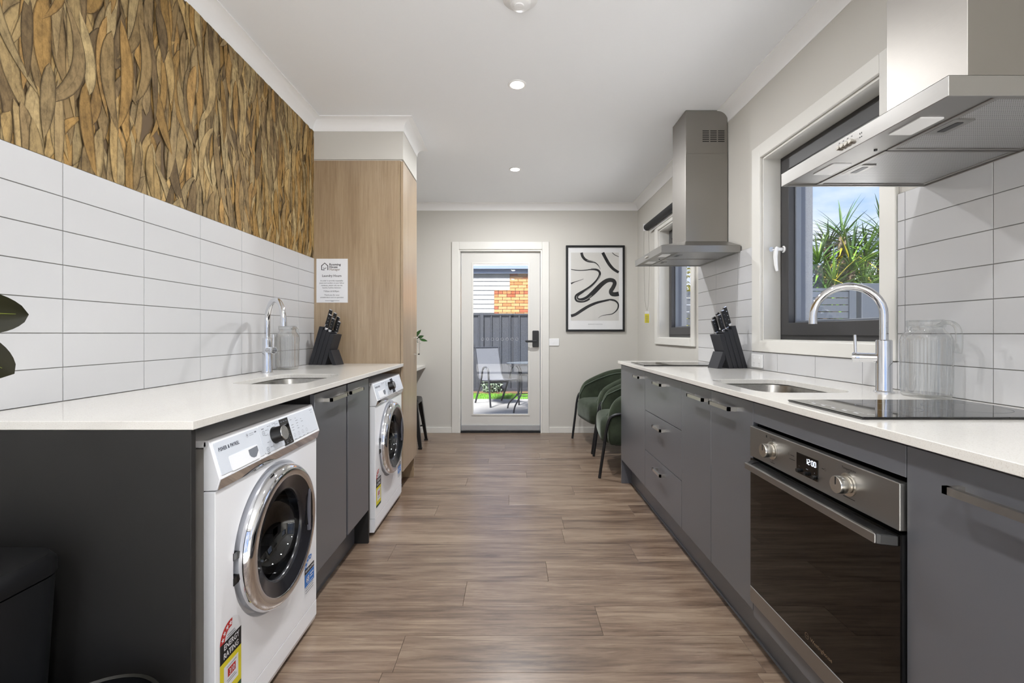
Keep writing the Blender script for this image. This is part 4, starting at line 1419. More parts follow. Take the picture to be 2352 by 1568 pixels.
# ------------------------------------------------------------------ range hoods
def hood(yc, label):
    h = thing('range_hood', label, 'range hood', (1.15, yc, 1.60), group='stainless canopy range hoods')
    x0, x1 = 0.909, XTF - 0.001
    a, b = yc - 0.298, yc + 0.298
    zb, zt = 1.600, 1.643
    # canopy rim (front and two sides) and the shallow roof up to the flue
    MB().shape([(x0, a), (x1, a), (x1, b), (x0, b)], [[(x0 + 0.010, a + 0.010), (x1 - 0.004, a + 0.010), (x1 - 0.004, b - 0.010), (x0 + 0.010, b - 0.010)]], 'z', zb, zt).build('canopy_rim', MT['steelh'], h, bevel=0.001, seg=1)
    fx, fw = 1.122, 0.1225
    MB().loft([[(x0, a, zt), (x1, a, zt), (x1, b, zt), (x0, b, zt)], [(fx - 0.004, yc - fw - 0.004, zt + 0.058), (x1, yc - fw - 0.004, zt + 0.058), (x1, yc + fw + 0.004, zt + 0.058), (fx - 0.004, yc + fw + 0.004, zt + 0.058)]]).build('canopy_roof', MT['steelh'], h)
    # flue in two sleeves
    MB().box(fx, x1 + 0.004, yc - fw, yc + fw, zt + 0.050, 2.270).build('flue_cover', MT['steel'], h, bevel=0.001, seg=1)
    up_ = MB().box(fx + 0.0015, x1 + 0.004, yc - fw + 0.0015, yc + fw - 0.0015, 2.270, ZC - 0.002).build('flue_extension', MT['steel'], h, bevel=0.001, seg=1)
    for s in (-1, 1):
        vs = MB()
        ys = yc + s * (fw - 0.0015)
        for c_ in range(3):
            for r in range(6):
                xx = 1.232 + 0.050 * c_
                zz = 2.345 + 0.0135 * r
                vs.box(xx, xx + 0.042, min(ys, ys + s * 0.0006), max(ys, ys + s * 0.0006), zz, zz + 0.006)
        vs.build('vent_grille', MT['black'], up_)['kind'] = 'stuff'
    # underside
    zu = zb + 0.006
    MB().box(x0 + 0.010, 1.020, a + 0.010, b - 0.010, zu, zu + 0.004).build('front_tray', MT['steelh'], h)
    for s in (-1, 1):
        f0, f1 = (yc + 0.003, b - 0.010) if s > 0 else (a + 0.010, yc - 0.003)
        fl = MB().shape(rect(1.020, x1 - 0.004, f0, f1), [rect(1.034, x1 - 0.016, f0 + 0.010, f1 - 0.010)], 'z', zu - 0.003, zu + 0.006).build('filter_frame', MT['steelh'], h, bevel=0.001, seg=1)
        MB().box(1.034, x1 - 0.016, f0 + 0.010, f1 - 0.010, zu, zu + 0.004).build('filter_mesh', MT['filter'], fl)
        ym = 0.5 * (f0 + f1)
        MB().prism(rrect(1.030, 1.080, ym - 0.040, ym + 0.040, 0.004, 3), 'z', zu - 0.0035, zu).build('latch_plate', MT['steelh'], fl)
        MB().prism(rrect(1.048, 1.066, ym - 0.026, ym + 0.026, 0.003, 3), 'z', zu - 0.0042, zu - 0.0034).build('latch_slot', MT['black'], fl)
        MB().prism(rrect(0.945, 1.002, ym - 0.046, ym + 0.046, 0.004, 3), 'z', zu - 0.0025, zu).build('lamp_lens', MT['whitep'], h)
    MB().cyl((0.992, yc, zu), (0.992, yc, zu - 0.003), 0.004, 12).build('screw', MT['black'], h)
    # buttons on the rim
    for k in range(4):
        y = yc + 0.022 - 0.0155 * k
        MB().lathe([(0.0062, 0), (0.0062, 0.006), (0.0052, 0.007), (0, 0.007)], (x0, y, 1.620), NX, 20).build('push_button', MT['nickel'], h, smooth=True)
        decal([rect(-y - 0.003, -y + 0.003, 1.6315, 1.6328), rect(-y - 0.001, -y + 0.003, 1.6338, 1.6345)], MT['ink'], h, (x0, 0, 0), NY, PZ, 0.0004, 'button_mark')
    decal([rect(-yc + 0.052, -yc + 0.055, 1.616, 1.619), rect(-yc + 0.058, -yc + 0.061, 1.616, 1.619), rect(-yc + 0.0525, -yc + 0.0545, 1.625, 1.629), rect(-yc + 0.0585, -yc + 0.0605, 1.625, 1.629)], MT['ink'], h, (x0, 0, 0), NY, PZ, 0.0004, 'maker_mark')
    return h


hood(1.257, 'stainless range hood above the oven in the near right corner')
hood(3.100, 'stainless range hood with tall flue above the far cooktop')

# ------------------------------------------------------------------ power point and roller blind
pt = thing('power_point', 'white double power point on the tiles beside the right knife block', 'power point', (XTF, 2.60, 0.91))
MB().box(XTF - 0.009, XTF, 2.545, 2.660, 0.914, 0.990).build('plate', MT['whitep'], pt, bevel=0.003)
mk = []
for y in (2.575, 2.630):
    mk += [rect(-y - 0.007, -y - 0.0055, 0.934, 0.942), rect(-y + 0.0055, -y + 0.007, 0.934, 0.942), rect(-y - 0.0007, -y + 0.0007, 0.922, 0.930)]
decal(mk, MT['ink'], pt, (XTF - 0.009, 0, 0), NY, PZ, 0.0003, 'socket_slots')
for y in (2.575, 2.630):
    MB().box(XTF - 0.012, XTF - 0.009, y - 0.005, y + 0.005, 0.962, 0.978).build('rocker', MT['whitep'], pt)

rb = thing('roller_blind', 'black roller blind rolled up over the far right window', 'blind', (1.35, 4.0, 2.13))
MB().cyl((1.345, 3.46, 2.165), (1.345, 4.595, 2.165), 0.032, 28).build('fabric_roll', MT['blind'], rb, smooth=True)
for y in (3.445, 4.597):
    MB().box(1.312, XR, y, y + 0.006, 2.130, 2.200).build('bracket', MT['whitep'], rb, bevel=0.002)
MB().box(1.372, 1.382, 3.47, 4.59, 2.118, 2.136).build('hem_bar', MT['whitep'], rb)
cd = MB()
cd.tube(catmull([(1.318, 4.600, 2.165), (1.318, 4.600, 1.80), (1.322, 4.58, 1.45), (1.330, 4.545, 1.335)], 6), 0.0016, 6)
cd.tube(catmull([(1.365, 4.600, 2.165), (1.362, 4.57, 1.80), (1.350, 4.55, 1.45), (1.334, 4.545, 1.335)], 6), 0.0016, 6)
cd.build('cord', MT['cord'], rb, smooth=True)
tg = MB().box(1.310, 1.352, 4.543, 4.545, 1.212, 1.325).build('safety_tag', MT['yellow'], rb)
MB().box(1.310, 1.352, 4.5425, 4.543, 1.300, 1.325).build('tag_header', MT['paper'], tg)
decal([rect(1.315, 1.347, 1.222 + 0.010 * k, 1.2245 + 0.010 * k) for k in range(7)], MT['greyink'], tg, (0, 4.5425, 0), PX, PZ, 0.0006, 'fine_print')

# ------------------------------------------------------------------ framed print on the far wall
fx0, fx1, fz0, fz1 = 0.599, 1.251, 1.129, 2.084
pc = thing('framed_print', 'black framed abstract brush stroke print on the far wall', 'picture', (0.925, YF, fz0))
fw = 0.022
MB().shape(rect(fx0, fx1, fz0, fz1), [rect(fx0 + fw, fx1 - fw, fz0 + fw, fz1 - fw)], 'y', YF - 0.024, YF - 0.001).build('frame', MT['black'], pc, bevel=0.0015, seg=1)
mt_ = MB().box(fx0 + fw - .002, fx1 - fw + .002, YF - 0.010, YF - 0.004, fz0 + fw - .002, fz1 - fw + .002).build('mount', MT['artpaper'], pc)
K = (fx1 - fx0) / 876.0
KZ = (fz1 - fz0) / 1285.0


def ap(x, y, w=0):
    return (fx0 + (x - 127) * K, fz1 - (y - 160) * KZ, w * K)


ao = (0, YF - 0.010, 0)
decal([[ap(203, 1283)[:2], ap(918, 1283)[:2], ap(918, 266)[:2], ap(203, 266)[:2]]], MT['artprint'], mt_, ao, PX, PZ, 0.0005, 'print_ground')
strokes = [
    [(360, 266, 40), (375, 320, 40), (410, 365, 38), (460, 392, 34), (510, 402, 28), (560, 415, 16), (600, 445, 13), (625, 480, 8), (640, 520, 4)],
    [(677, 266, 46), (715, 340, 46), (770, 435, 46), (835, 510, 42), (915, 562, 38)],
    [(818, 266, 8), (850, 295, 10), (880, 312, 10), (917, 328, 8)],
    [(203, 516, 10), (290, 530, 12), (400, 530, 13), (500, 520, 16), (580, 525, 22), (622, 550, 26), (632, 590, 28), (610, 645, 28), (560, 710, 28), (480, 780, 28), (400, 830, 28), (320, 875, 28), (280, 905, 28), (268, 945, 28), (290, 985, 30), (350, 998, 32), (420, 985, 36), (480, 950, 40)],
    [(500, 505, 5), (570, 508, 8), (620, 528, 10), (645, 570, 10), (635, 620, 12), (590, 690, 14), (520, 765, 16), (440, 822, 18), (340, 885, 20), (305, 915, 20), (300, 945, 22), (330, 965, 30), (390, 960, 44), (450, 935, 56), (520, 880, 68), (590, 810, 70), (660, 740, 66), (730, 690, 62), (790, 675, 60), (840, 690, 58), (855, 730, 58), (830, 790, 58), (800, 840, 60), (812, 880, 62), (860, 890, 64), (917, 880, 66)],
    [(203, 730, 26), (250, 708, 12), (320, 685, 7), (390, 660, 5)],
    [(203, 1212, 44), (270, 1190, 42), (370, 1125, 44), (470, 1065, 42), (580, 1018, 36), (690, 990, 30), (790, 972, 28), (860, 985, 26), (905, 1030, 22), (905, 1090, 20), (870, 1145, 16), (810, 1185, 12), (720, 1198, 8), (650, 1215, 5), (610, 1245, 3)],
]
for s_ in strokes:
    decal(stroke([ap(*q) for q in s_], 8), MT['ink'], mt_, ao, PX, PZ, 0.0008 + 0.0001 * strokes.index(s_), 'brush_stroke')
for s_ in ([(330, 925, 5), (420, 840, 5), (530, 760, 4), (600, 680, 4), (638, 600, 3)], [(300, 975, 5), (380, 985, 6), (450, 955, 5), (510, 905, 3)], [(770, 980, 4), (850, 1000, 5), (892, 1045, 5), (893, 1095, 4)], [(440, 385, 4), (510, 397, 4), (550, 408, 3)]):
    decal(stroke([ap(*q) for q in s_], 8), MT['artprint'], mt_, ao, PX, PZ, 0.0018, 'dry_streak')
a_ = ap(565, 1342)
text('MINIMALIST COLLECTION', 0.0125, MT['ink'], mt_, (a_[0], YF - 0.010, a_[1]), PX, PZ, space=1.1)
MB().box(fx0 + fw, fx1 - fw, YF - 0.0165, YF - 0.0150, fz0 + fw, fz1 - fw).build('glazing', glass_mat('picture_glass', refl=0.015, edge=0.35, power=4), pc)


# ------------------------------------------------------------------ green tub armchairs (own frame: faces +x)
def armchair(loc, rot, label):
    a = thing('armchair', label, 'armchair', loc, rot, 'green velvet tub chairs', local=True)
    # centre line of the wrap-round shell: right arm front -> back -> left arm front
    R = 0.285
    path = [(0.27 - 0.30 * k / 6, -R) for k in range(6)]
    path += [(-0.03 - R * sin(radians(t)) * 0.92, -R * cos(radians(t))) for t in range(0, 181, 12)]
    path += [(-0.03 + 0.30 * k / 6, R) for k in range(1, 7)]
    n = len(path)
    loops = []
    for i, p in enumerate(path):
        q0, q1 = path[max(0, i - 1)], path[min(n - 1, i + 1)]
        d_ = Vector((q1[0] - q0[0], q1[1] - q0[1])).normalized()
        nr = Vector((d_.y, -d_.x))              # outward
        bk = min(1, max(0, (0.27 - p[0]) / 0.52))
        top = 0.565 + 0.180 * sin(bk * pi / 2) ** 0.9
        fr = min(1, max(0, (p[0] - 0.205) / 0.065))
        top -= 0.075 * (1 - sqrt(max(0, 1 - fr * fr)))
        bot = 0.245
        th = 0.042 - 0.012 * fr
        sec = []
        for (s, zf, tk) in ((-1, 0.0, 0.65), (-1, 0.5, 1.0), (-1, 0.90, 0.95), (-0.55, 0.985, 1), (0, 1.0, 1), (0.55, 0.985, 1), (1, 0.90, 0.95), (1, 0.5, 1.05), (1, 0.06, 0.95), (0.6, 0.0, 0.8)):
            z = bot + (top - bot) * zf
            off = s * th * tk + 0.03 * (zf - 0.3) * bk
            sec.append((p[0] + nr.x * off, p[1] + nr.y * off, z))
        loops.append(sec)
    MB().loft(loops).build('shell', MT['velvet'], a, subsurf=2)
    # piping along the top edge
    pl = []
    for l in loops:
        pl.append(Vector(l[6]) + V(0, 0, 0.004))
    MB().tube(pl, 0.0045, 6).build('piping', MT['piping'], a, smooth=True)
    # seat
    lp_ = []
    for ins, z in ((0.03, 0.235), (0.0, 0.26), (-0.004, 0.33), (-0.004, 0.40), (0.012, 0.440), (0.06, 0.455), (0.14, 0.460)):
        lp_.append([(p[0], p[1], z) for p in rrect(-0.25 + ins, 0.315 - ins, -0.245 + ins, 0.245 - ins, 0.075, 5)])
    MB().loft(lp_).build('seat', MT['velvet'], a, subsurf=1)
    # black tube legs running up the arms
    for s in (-1, 1):
        pts = catmull([(0.330, s * 0.315, 0.004), (0.300, s * 0.322, 0.22), (0.268, s * 0.333, 0.425), (0.225, s * 0.338, 0.485), (0.13, s * 0.338, 0.500), (0.02, s * 0.335, 0.505)], 6)
        MB().tube(pts, 0.0115, 12).build('leg', MT['blackm'], a, smooth=True)
        MB().tube([(-0.28, s * 0.20, 0.004), (-0.22, s * 0.17, 0.26)], 0.0115, 12).build('leg', MT['blackm'], a, smooth=True)
    MB().box(-0.20, 0.20, -0.20, 0.20, 0.225, 0.246).build('seat_base', MT['black'], a)
    return a


armchair((1.030, 3.800, 0), radians(180 - 6), 'dark green velvet tub chair right behind the right bench')
armchair((1.010, 4.585, 0), radians(180 + 9), 'dark green velvet tub chair in the far corner under the print')

# ------------------------------------------------------------------ study bench, stool and pot plant at the far left
dk = thing('desk', 'white shelf desk along the left wall beyond the oak cabinet', 'desk', (-1.15, 4.35, 0.72))
MB().box(XL + 0.002, -0.962, 3.575, YF - 0.002, 0.727, 0.757).build('desk_top', MT['trim'], dk, bevel=0.002)
MB().prism([(XL + 0.002, 0.727), (-1.000, 0.727), (-1.000, 0.700), (XL + 0.002, 0.60)], 'y', YF - 0.030, YF - 0.004).build('bracket', MT['trim'], dk)
MB().prism([(XL + 0.002, 0.727), (-1.000, 0.727), (-1.000, 0.700), (XL + 0.002, 0.60)], 'y', 3.58, 3.605).build('bracket', MT['trim'], dk)


def stool(loc, rot, label):
    s = thing('metal_stool', label, 'stool', loc, rot, local=True)
    H = 0.466
    loops = []
    for ins, z in ((0.0, H - 0.045), (0.0, H - 0.012), (0.006, H - 0.002), (0.016, H), (0.05, H - 0.004), (0.10, H - 0.006)):
        loops.append([(p[0], p[1], z) for p in rrect(-0.155 + ins, 0.155 - ins, -0.155 + ins, 0.155 - ins, 0.045, 5)])
    b = MB().loft(loops, False)
    b.f.append(tuple(len(b.v) - 24 + i for i in range(24)))
    b.build('seat', MT['blackm'], s, smooth=True)
    for sx in (-1, 1):
        for sy in (-1, 1):
            def L(z, c, w):
                # angle-section corner leg
                t = 0.006
                return [(sx * c, sy * c, z), (sx * (c - w), sy * c, z), (sx * (c - w), sy * (c - t), z), (sx * (c - t), sy * (c - t), z), (sx * (c - t), sy * (c - w), z), (sx * c, sy * (c - w), z)]
            lg_ = MB().loft([L(0.012, 0.200, 0.030), L(0.20, 0.178, 0.040), L(H - 0.02, 0.150, 0.058)]).build('leg', MT['blackm'], s, bevel=0.002)
            MB().box(min(sx * 0.168, sx * 0.203), max(sx * 0.168, sx * 0.203), min(sy * 0.168, sy * 0.203), max(sy * 0.168, sy * 0.203), 0.0, 0.016).build('rubber_foot', MT['black'], lg_)
    MB().tube([(-0.165, -0.165, 0.16), (0.165, 0.165, 0.16)], 0.008, 8).tube([(-0.165, 0.165, 0.168), (0.165, -0.165, 0.168)], 0.008, 8).build('cross_brace', MT['blackm'], s, smooth=True)
    return s


stool((-1.070, 4.590, 0), radians(2), 'black metal stool pushed under the white desk')


def leaf_mesh(L, W, droop, n=8, cup=0.15, tip=1.0):
    """leaf along +x, face up"""
    mb = MB()
    for i in range(n + 1):
        t = i / n
        w = W * (sin(pi * t ** 0.85) ** 0.8) if 0 < i < n else 0.001
        z = -droop * t * t
        for u in (-1, -0.5, 0, 0.5, 1):
            mb.v.append(V(L * t, w / 2 * u, z + cup * w * abs(u)))
    for i in range(n):
        for u in range(4):
            a0 = i * 5 + u
            mb.f.append((a0, a0 + 1, a0 + 6, a0 + 5))
    return mb


def orient(p, d_, up=(0, 0, 1)):
    d_ = Vector(d_).normalized()
    s = Vector(up).cross(d_).normalized()
    n = d_.cross(s)
    m = Matrix((d_, s, n)).transposed().to_4x4()
    m.translation = Vector(p)
    return m


def px(u, v, y):
    return ((u - 1176) * y / FPX, y, CAMZ - (v - 766) * y / FPX)


pl = thing('potted_plant', 'small leafy pot plant on the white desk beyond the oak cabinet', 'plant', (-1.045, 4.50, 0.757), local=True)
MB().lathe([(0.0, 0.0), (0.045, 0.0), (0.062, 0.10), (0.064, 0.112), (0.056, 0.112), (0.054, 0.095), (0.0, 0.095)], (0, 0, 0), (0, 0, 1), 28).build('pot', MT['terra'], pl, smooth=True)
MB().lathe([(0.054, 0.098), (0.0, 0.100)], (0, 0, 0), (0, 0, 1), 20).build('soil', MT['soil'], pl)
rr = random.Random(5)
for k, (dx, dy, tz) in enumerate(((0.12, 0.02, 0.32), (0.10, -0.06, 0.27), (0.02, 0.08, 0.34), (-0.06, -0.04, 0.31), (0.06, -0.10, 0.24))):
    pts = catmull([(0, 0, 0.09), (dx * 0.35, dy * 0.35, 0.09 + (tz - .09) * 0.6), (dx, dy, tz)], 5)
    st_ = MB().tube(pts, 0.0022, 6).build('stem', MT['stem'], pl, smooth=True)
    for q in range(5):
        p = pts[4 + q * (len(pts) - 5) // 5] if q < 4 else pts[-1]
        ang = rr.uniform(-0.9, 0.9) + atan2(dy, dx)
        lm = leaf_mesh(rr.uniform(0.055, 0.085), 0.030, 0.012, 6)
        lm.xform(orient(p, (cos(ang), sin(ang), rr.uniform(-0.3, 0.9)))).build('leaf', MT['smallleaf'], pl, smooth=True)

for (bu, bv), (tu, tv), w_ in (((953, 774), (967, 757), 0.034), ((958, 778), (973, 771), 0.030), ((964, 779), (982, 783), 0.026)):
    b_, t_ = Vector(px(bu, bv, 4.46)) - Vector((-1.045, 4.50, 0.757)), Vector(px(tu, tv, 4.44)) - Vector((-1.045, 4.50, 0.757))
    MB().tube([V(0.02, 0, 0.22), b_], 0.0018, 6).build('stem', MT['stem'], pl, smooth=True)
    leaf_mesh((t_ - b_).length, w_, 0.004, 6).xform(orient(b_, t_ - b_, (0.1, -1, 0.25))).build('leaf', MT['smallleaf'], pl, smooth=True)

# ------------------------------------------------------------------ rubber plant and bins in the near left corner
rp_ = thing('rubber_plant', 'dark green rubber plant leaning in at the left edge', 'plant', (-1.14, 0.34, 0), local=True)
MB().lathe([(0.0, 0.0), (0.10, 0.0), (0.13, 0.22), (0.135, 0.24), (0.12, 0.24), (0.115, 0.21), (0.0, 0.21)], (0, 0, 0), (0, 0, 1), 28).build('pot', MT['terra'], rp_, smooth=True)
MB().lathe([(0.115, 0.215), (0.0, 0.22)], (0, 0, 0), (0, 0, 1), 20).build('soil', MT['soil'], rp_)
trunk = catmull([(0, 0, 0.2), (0.01, 0.03, 0.6), (0.0, 0.10, 1.0), (-0.01, 0.16, 1.30)], 6)
MB().tube(trunk, 0.011, 10).build('stem', MT['stem'], rp_, smooth=True)


def rubber_leaf(tip, base, W, face=(0.55, -0.83, 0.15)):
    # tip and base in world coordinates; leaf face turned to the room
    o = Vector((-1.14, 0.34, 0))
    tip, base = Vector(tip), Vector(base)
    d_ = tip - base
    n = (Vector(face) - d_.normalized() * Vector(face).dot(d_.normalized())).normalized()
    m = orient(base - o, d_, n)
    L = d_.length
    mb = MB()
    nseg = 14
    for i in range(nseg + 1):
        t = i / nseg
        w = W * (sin(pi * t ** 1.05) ** 0.62) if 0 < i < nseg else 0.001
        if t > 0.93:
            w *= 0.75
        for u in (-1, -0.5, 0, 0.5, 1):
            mb.v.append(V(L * t, w / 2 * u, 0.10 * w * abs(u)))
    for i in range(nseg):
        for u in range(4):
            a0 = i * 5 + u
            mb.f.append((a0, a0 + 1, a0 + 6, a0 + 5))
    lf = mb.xform(m).build('leaf', MT['rubberleaf'], rp_, smooth=True, recalc=False)
    rib = MB().add([(0, -0.0016, 0.001), (0, 0.0016, 0.001), (L * 0.86, 0.0004, 0.001), (L * 0.86, -0.0004, 0.001)], [(0, 1, 2, 3)]).add([(0, -0.0016, -0.0008), (0, 0.0016, -0.0008), (L * 0.86, 0.0004, -0.0008), (L * 0.86, -0.0004, -0.0008)], [(0, 1, 2, 3)])
    rib.xform(m).build('midrib', MT['midrib'], lf)
    MB().tube([base - o, base - o - d_.normalized() * 0.03], 0.003, 6).build('leaf_stalk', MT['stem'], lf)


rubber_leaf(px(66, 722, 0.74), px(-190, 714, 0.62), 0.066)
rubber_leaf(px(33, 858, 0.74), px(-190, 756, 0.66), 0.066)
rubber_leaf((-1.02, 0.30, 1.22), (-1.14, 0.50, 1.26), 0.085, (0.2, -0.5, 0.8))
rubber_leaf((-1.28, 0.22, 0.95), (-1.14, 0.42, 0.98), 0.085, (0.2, -0.5, 0.8))
rubber_leaf((-1.05, 0.62, 1.42), (-1.15, 0.50, 1.30), 0.080, (0.3, -0.6, 0.6))

bn = thing('pedal_bin', 'black rectangular kitchen bin with flat lid in front of the left end panel', 'bin', (-1.14, 0.81, 0))
MB().loft([[(p[0], p[1], 0.0) for p in rrect(-1.31, -0.99, 0.64, 0.985, 0.05, 6)], [(p[0], p[1], 0.60) for p in rrect(-1.325, -0.958, 0.625, 1.000, 0.055, 6)]]).build('body', MT['blackm'], bn, smooth=True, angle=50)
MB().loft([[(p[0], p[1], 0.604) for p in rrect(-1.327, -0.956, 0.622, 1.002, 0.055, 6)], [(p[0], p[1], 0.630) for p in rrect(-1.327, -0.956, 0.622, 1.002, 0.055, 6)], [(p[0], p[1], 0.645) for p in rrect(-1.317, -0.966, 0.632, 0.992, 0.05, 6)]]).build('lid', MT['black'], bn, smooth=True, angle=40)
wb = thing('waste_basket', 'low round black waste basket at the bottom edge by the end panel', 'basket', (-0.838, 0.905, 0), local=True)
MB().lathe([(0.0, 0.004), (0.085, 0.004), (0.10, 0.0), (0.116, 0.346), (0.112, 0.346), (0.098, 0.010)], (0, 0, 0), (0, 0, 1), 40).build('body', MT['black'], wb, smooth=True)
MB().lathe([(0.112, 0.343), (0.117, 0.343), (0.119, 0.348), (0.116, 0.352), (0.111, 0.348)], (0, 0, 0), (0, 0, 1), 40).build('rim', M('rim_dark', (34, 33, 28), 0.4), wb, smooth=True)

# ================================================================== outside
GZ = -0.10
struct('ground', MB().box(-40, 40, 9.3, 60, GZ - 0.3, GZ - 0.03), M('far_ground', (120, 122, 96), 0.95))
struct('patio', MB().box(-6, 1.62, YF + 0.171, 8.5, GZ - 0.2, GZ), MT['concrete'])
struct('side_path_bounce', MB().box(1.62, 9, -8, 8.5, GZ - 0.2, GZ).box(-6, 1.62, -8, YB - 0.121, GZ - 0.2, GZ), M('bounce_paving', (236, 234, 230), 0.9, var=(40, 0.06)))  # out of view, made pale to throw sunlight up through the windows
lawn = struct('lawn', MB().box(-6, 9, 8.5, 9.22, GZ - 0.2, GZ - 0.005), MT['lawn'])
rg = random.Random(21)
g = MB()
for k in range(5000):
    x, y = rg.uniform(-1.6, 1.3), rg.uniform(8.5, 9.22)
    a = rg.uniform(0, pi)
    h = rg.uniform(0.02, 0.045)
    dx, dy = 0.004 * cos(a), 0.004 * sin(a)
    lx, ly = rg.uniform(-.012, .012), rg.uniform(-.012, .012)
    g.add([(x - dx, y - dy, GZ - 0.006), (x + dx, y + dy, GZ - 0.006), (x + lx, y + ly, GZ + h)], [(0, 1, 2)])
go = tag(g.build('grass_blades', MT['grass'], recalc=False), 'short bright green lawn strip in front of the grey fence', 'grass', kind='stuff')
struct('garden_bed', MB().box(-6, 9, 9.22, 9.50, GZ - 0.2, GZ + 0.02), MT['mulch'])

# steel fence behind the lawn: sheets, ribs, posts, rails
fn = thing('steel_fence', 'slate grey ribbed steel fence behind the outdoor setting', 'fence', (0, 9.5, GZ))
zt = 1.505
for i in range(-3, 4):
    xa = -0.62 + i * 2.36
    prof_ = []
    nn = 12
    sheet = MB()
    w = 2.30 / nn
    for k in range(nn):
        x = xa + 0.03 + k * w
        sheet.add([(x, 9.500, GZ + .02), (x + w * 0.72, 9.500, GZ + .02), (x + w * 0.80, 9.470, GZ + .02), (x + w * 0.92, 9.470, GZ + .02), (x + w, 9.500, GZ + .02),
                   (x, 9.500, zt), (x + w * 0.72, 9.500, zt), (x + w * 0.80, 9.470, zt), (x + w * 0.92, 9.470, zt), (x + w, 9.500, zt)],
                  [(0, 1, 6, 5), (1, 2, 7, 6), (2, 3, 8, 7), (3, 4, 9, 8)])
    sheet.build('fence_sheet', MT['fence'], fn)
    MB().box(xa - 0.035, xa + 0.035, 9.455, 9.515, GZ, zt + 0.03).build('post', MT['fence'], fn)
    MB().box(xa + 0.035, xa + 2.325, 9.46, 9.512, zt - 0.02, zt + 0.015).build('top_rail', MT['fence'], fn)
    MB().box(xa + 0.035, xa + 2.325, 9.46, 9.512, GZ + 0.02, GZ + 0.08).build('bottom_rail', MT['fence'], fn)

# silver shrub at the fence foot
def leafy(name, label, centre, rad, n, size, mat, seed, stretch=(1, 1, 1), zmin=0):
    t = thing(name, label, 'plant', (centre[0], centre[1], zmin))
    r_ = random.Random(seed)
    mb = MB()
    for k in range(n):
        while True:
            p = V(r_.uniform(-1, 1), r_.uniform(-1, 1), r_.uniform(-1, 1))
            if p.length < 1:
                break
        p = p.normalized() * (p.length ** 0.5) * rad
        p = V(p.x * stretch[0], p.y * stretch[1], p.z * stretch[2]) + Vector(centre)
        d_ = V(r_.uniform(-1, 1), r_.uniform(-1, 1), r_.uniform(-0.4, 1)).normalized()
        m = orient(p, d_, (r_.uniform(-.5, .5), r_.uniform(-.5, .5), 1))
        s = size * r_.uniform(0.7, 1.3)
        q = [m @ V(0, 0, 0), m @ V(s * .5, s * .25, 0.1 * s), m @ V(s, 0, 0), m @ V(s * .5, -s * .25, 0.1 * s)]
        mb.add(q, [(0, 1, 2, 3)])
    f = mb.build('foliage', mat, t, recalc=False)
    f['kind'] = 'stuff'
    MB().tube([(centre[0], centre[1], zmin), (centre[0], centre[1], centre[2])], 0.02, 8).build('stem', MT['bark'], t)
    return t


leafy('silver_shrub', 'small silver leaved shrub at the foot of the fence', (-0.42, 9.31, 0.06), 0.20, 420, 0.055, MT['silver'], 3, (1.1, 0.6, 0.9), GZ)
leafy('silver_shrub', 'small silver leaved shrub behind the outdoor table legs', (0.50, 9.31, 0.04), 0.17, 300, 0.055, MT['silver'], 4, (1.0, 0.6, 0.9), GZ)

# neighbour's house: weatherboards, stepped brick pier, gutter and roof
hs = thing('neighbour_house', 'neighbouring house with white weatherboards and orange brick corner', 'house', (0, 13, GZ))
HY = 13.0
MB().box(-4.2, 3.2, HY + 0.03, HY + 4.0, GZ, 2.84).build('core_wall', MT['mortar'], hs)
pitch = 0.128
for k in range(13):
    z0 = 1.18 + pitch * k
    x1 = -0.50 if z0 + pitch * 0.6 < 2.37 else -0.06
    x1 = -0.505 if z0 + pitch * 0.5 < 2.37 else -0.065
    MB().loft([[(-4.2, HY - 0.014, z0), (-4.2, HY + 0.03, z0), (-4.2, HY + 0.03, z0 + pitch), (-4.2, HY + 0.006, z0 + pitch)],
               [(x1, HY - 0.014, z0), (x1, HY + 0.03, z0), (x1, HY + 0.03, z0 + pitch), (x1, HY + 0.006, z0 + pitch)]]).build('weatherboard', MT['weather'], hs)
rb_ = random.Random(9)
bw, bh, bg_ = 0.230, 0.076, 0.010
cache = {}
row = 0
z = 1.02
while z < 2.80:
    soldier = 17 <= row <= 17 or row == 14
    x0 = -0.50 if z < 2.33 else -0.06
    head = row == 14
    w = 0.110 if head else bw
    x = x0 - ((w + bg_) / 2 if row % 2 and not head else 0)
    while x < 2.4:
        a, b = max(x, x0), min(x + w, 2.4)
        if b - a > 0.04:
            mat = rb_.choice(['brickA'] * 6 + ['brickB'] * 3 + ['brickC']) if not head else rb_.choice(['brickB', 'brickC', 'brickC'])
            key = (round(b - a, 3), mat)
            if key not in cache:
                hx = (b - a) / 2
                c_ = 0.004
                def lp2(y, i):
                    return [(-hx + i, y, -bh / 2 + i), (hx - i, y, -bh / 2 + i), (hx - i, y, bh / 2 - i), (-hx + i, y, bh / 2 - i)]
                o = MB().loft([lp2(0.03, 0), lp2(-0.008, 0), lp2(-0.012, c_)]).build('brick', MT[mat], None)
                cache[key] = o.data
                o.parent = hs
            else:
                o = obj('brick', cache[key], hs)
            o.location = (0.5 * (a + b), HY + 0.005 - HY, z + bh / 2 - GZ)
        x += w + bg_
    z += bh + bg_
    row += 1
MB().box(-4.4, 3.4, HY - 0.10, HY + 0.03, 2.80, 2.83).build('soffit', MT['gutter'], hs)
MB().box(-4.4, 3.4, HY - 0.12, HY - 0.10, 2.79, 2.96).build('fascia', MT['gutter'], hs)
MB().box(-4.4, 3.4, HY - 0.22, HY - 0.12, 2.90, 3.00).build('gutter', MT['gutter'], hs, bevel=0.01)
MB().prism([(HY - 0.20, 3.00), (HY + 3.8, 4.6), (HY + 3.8, 4.5), (HY - 0.10, 2.95)], 'x', -4.4, 3.4).build('roof', MT['roof'], hs)

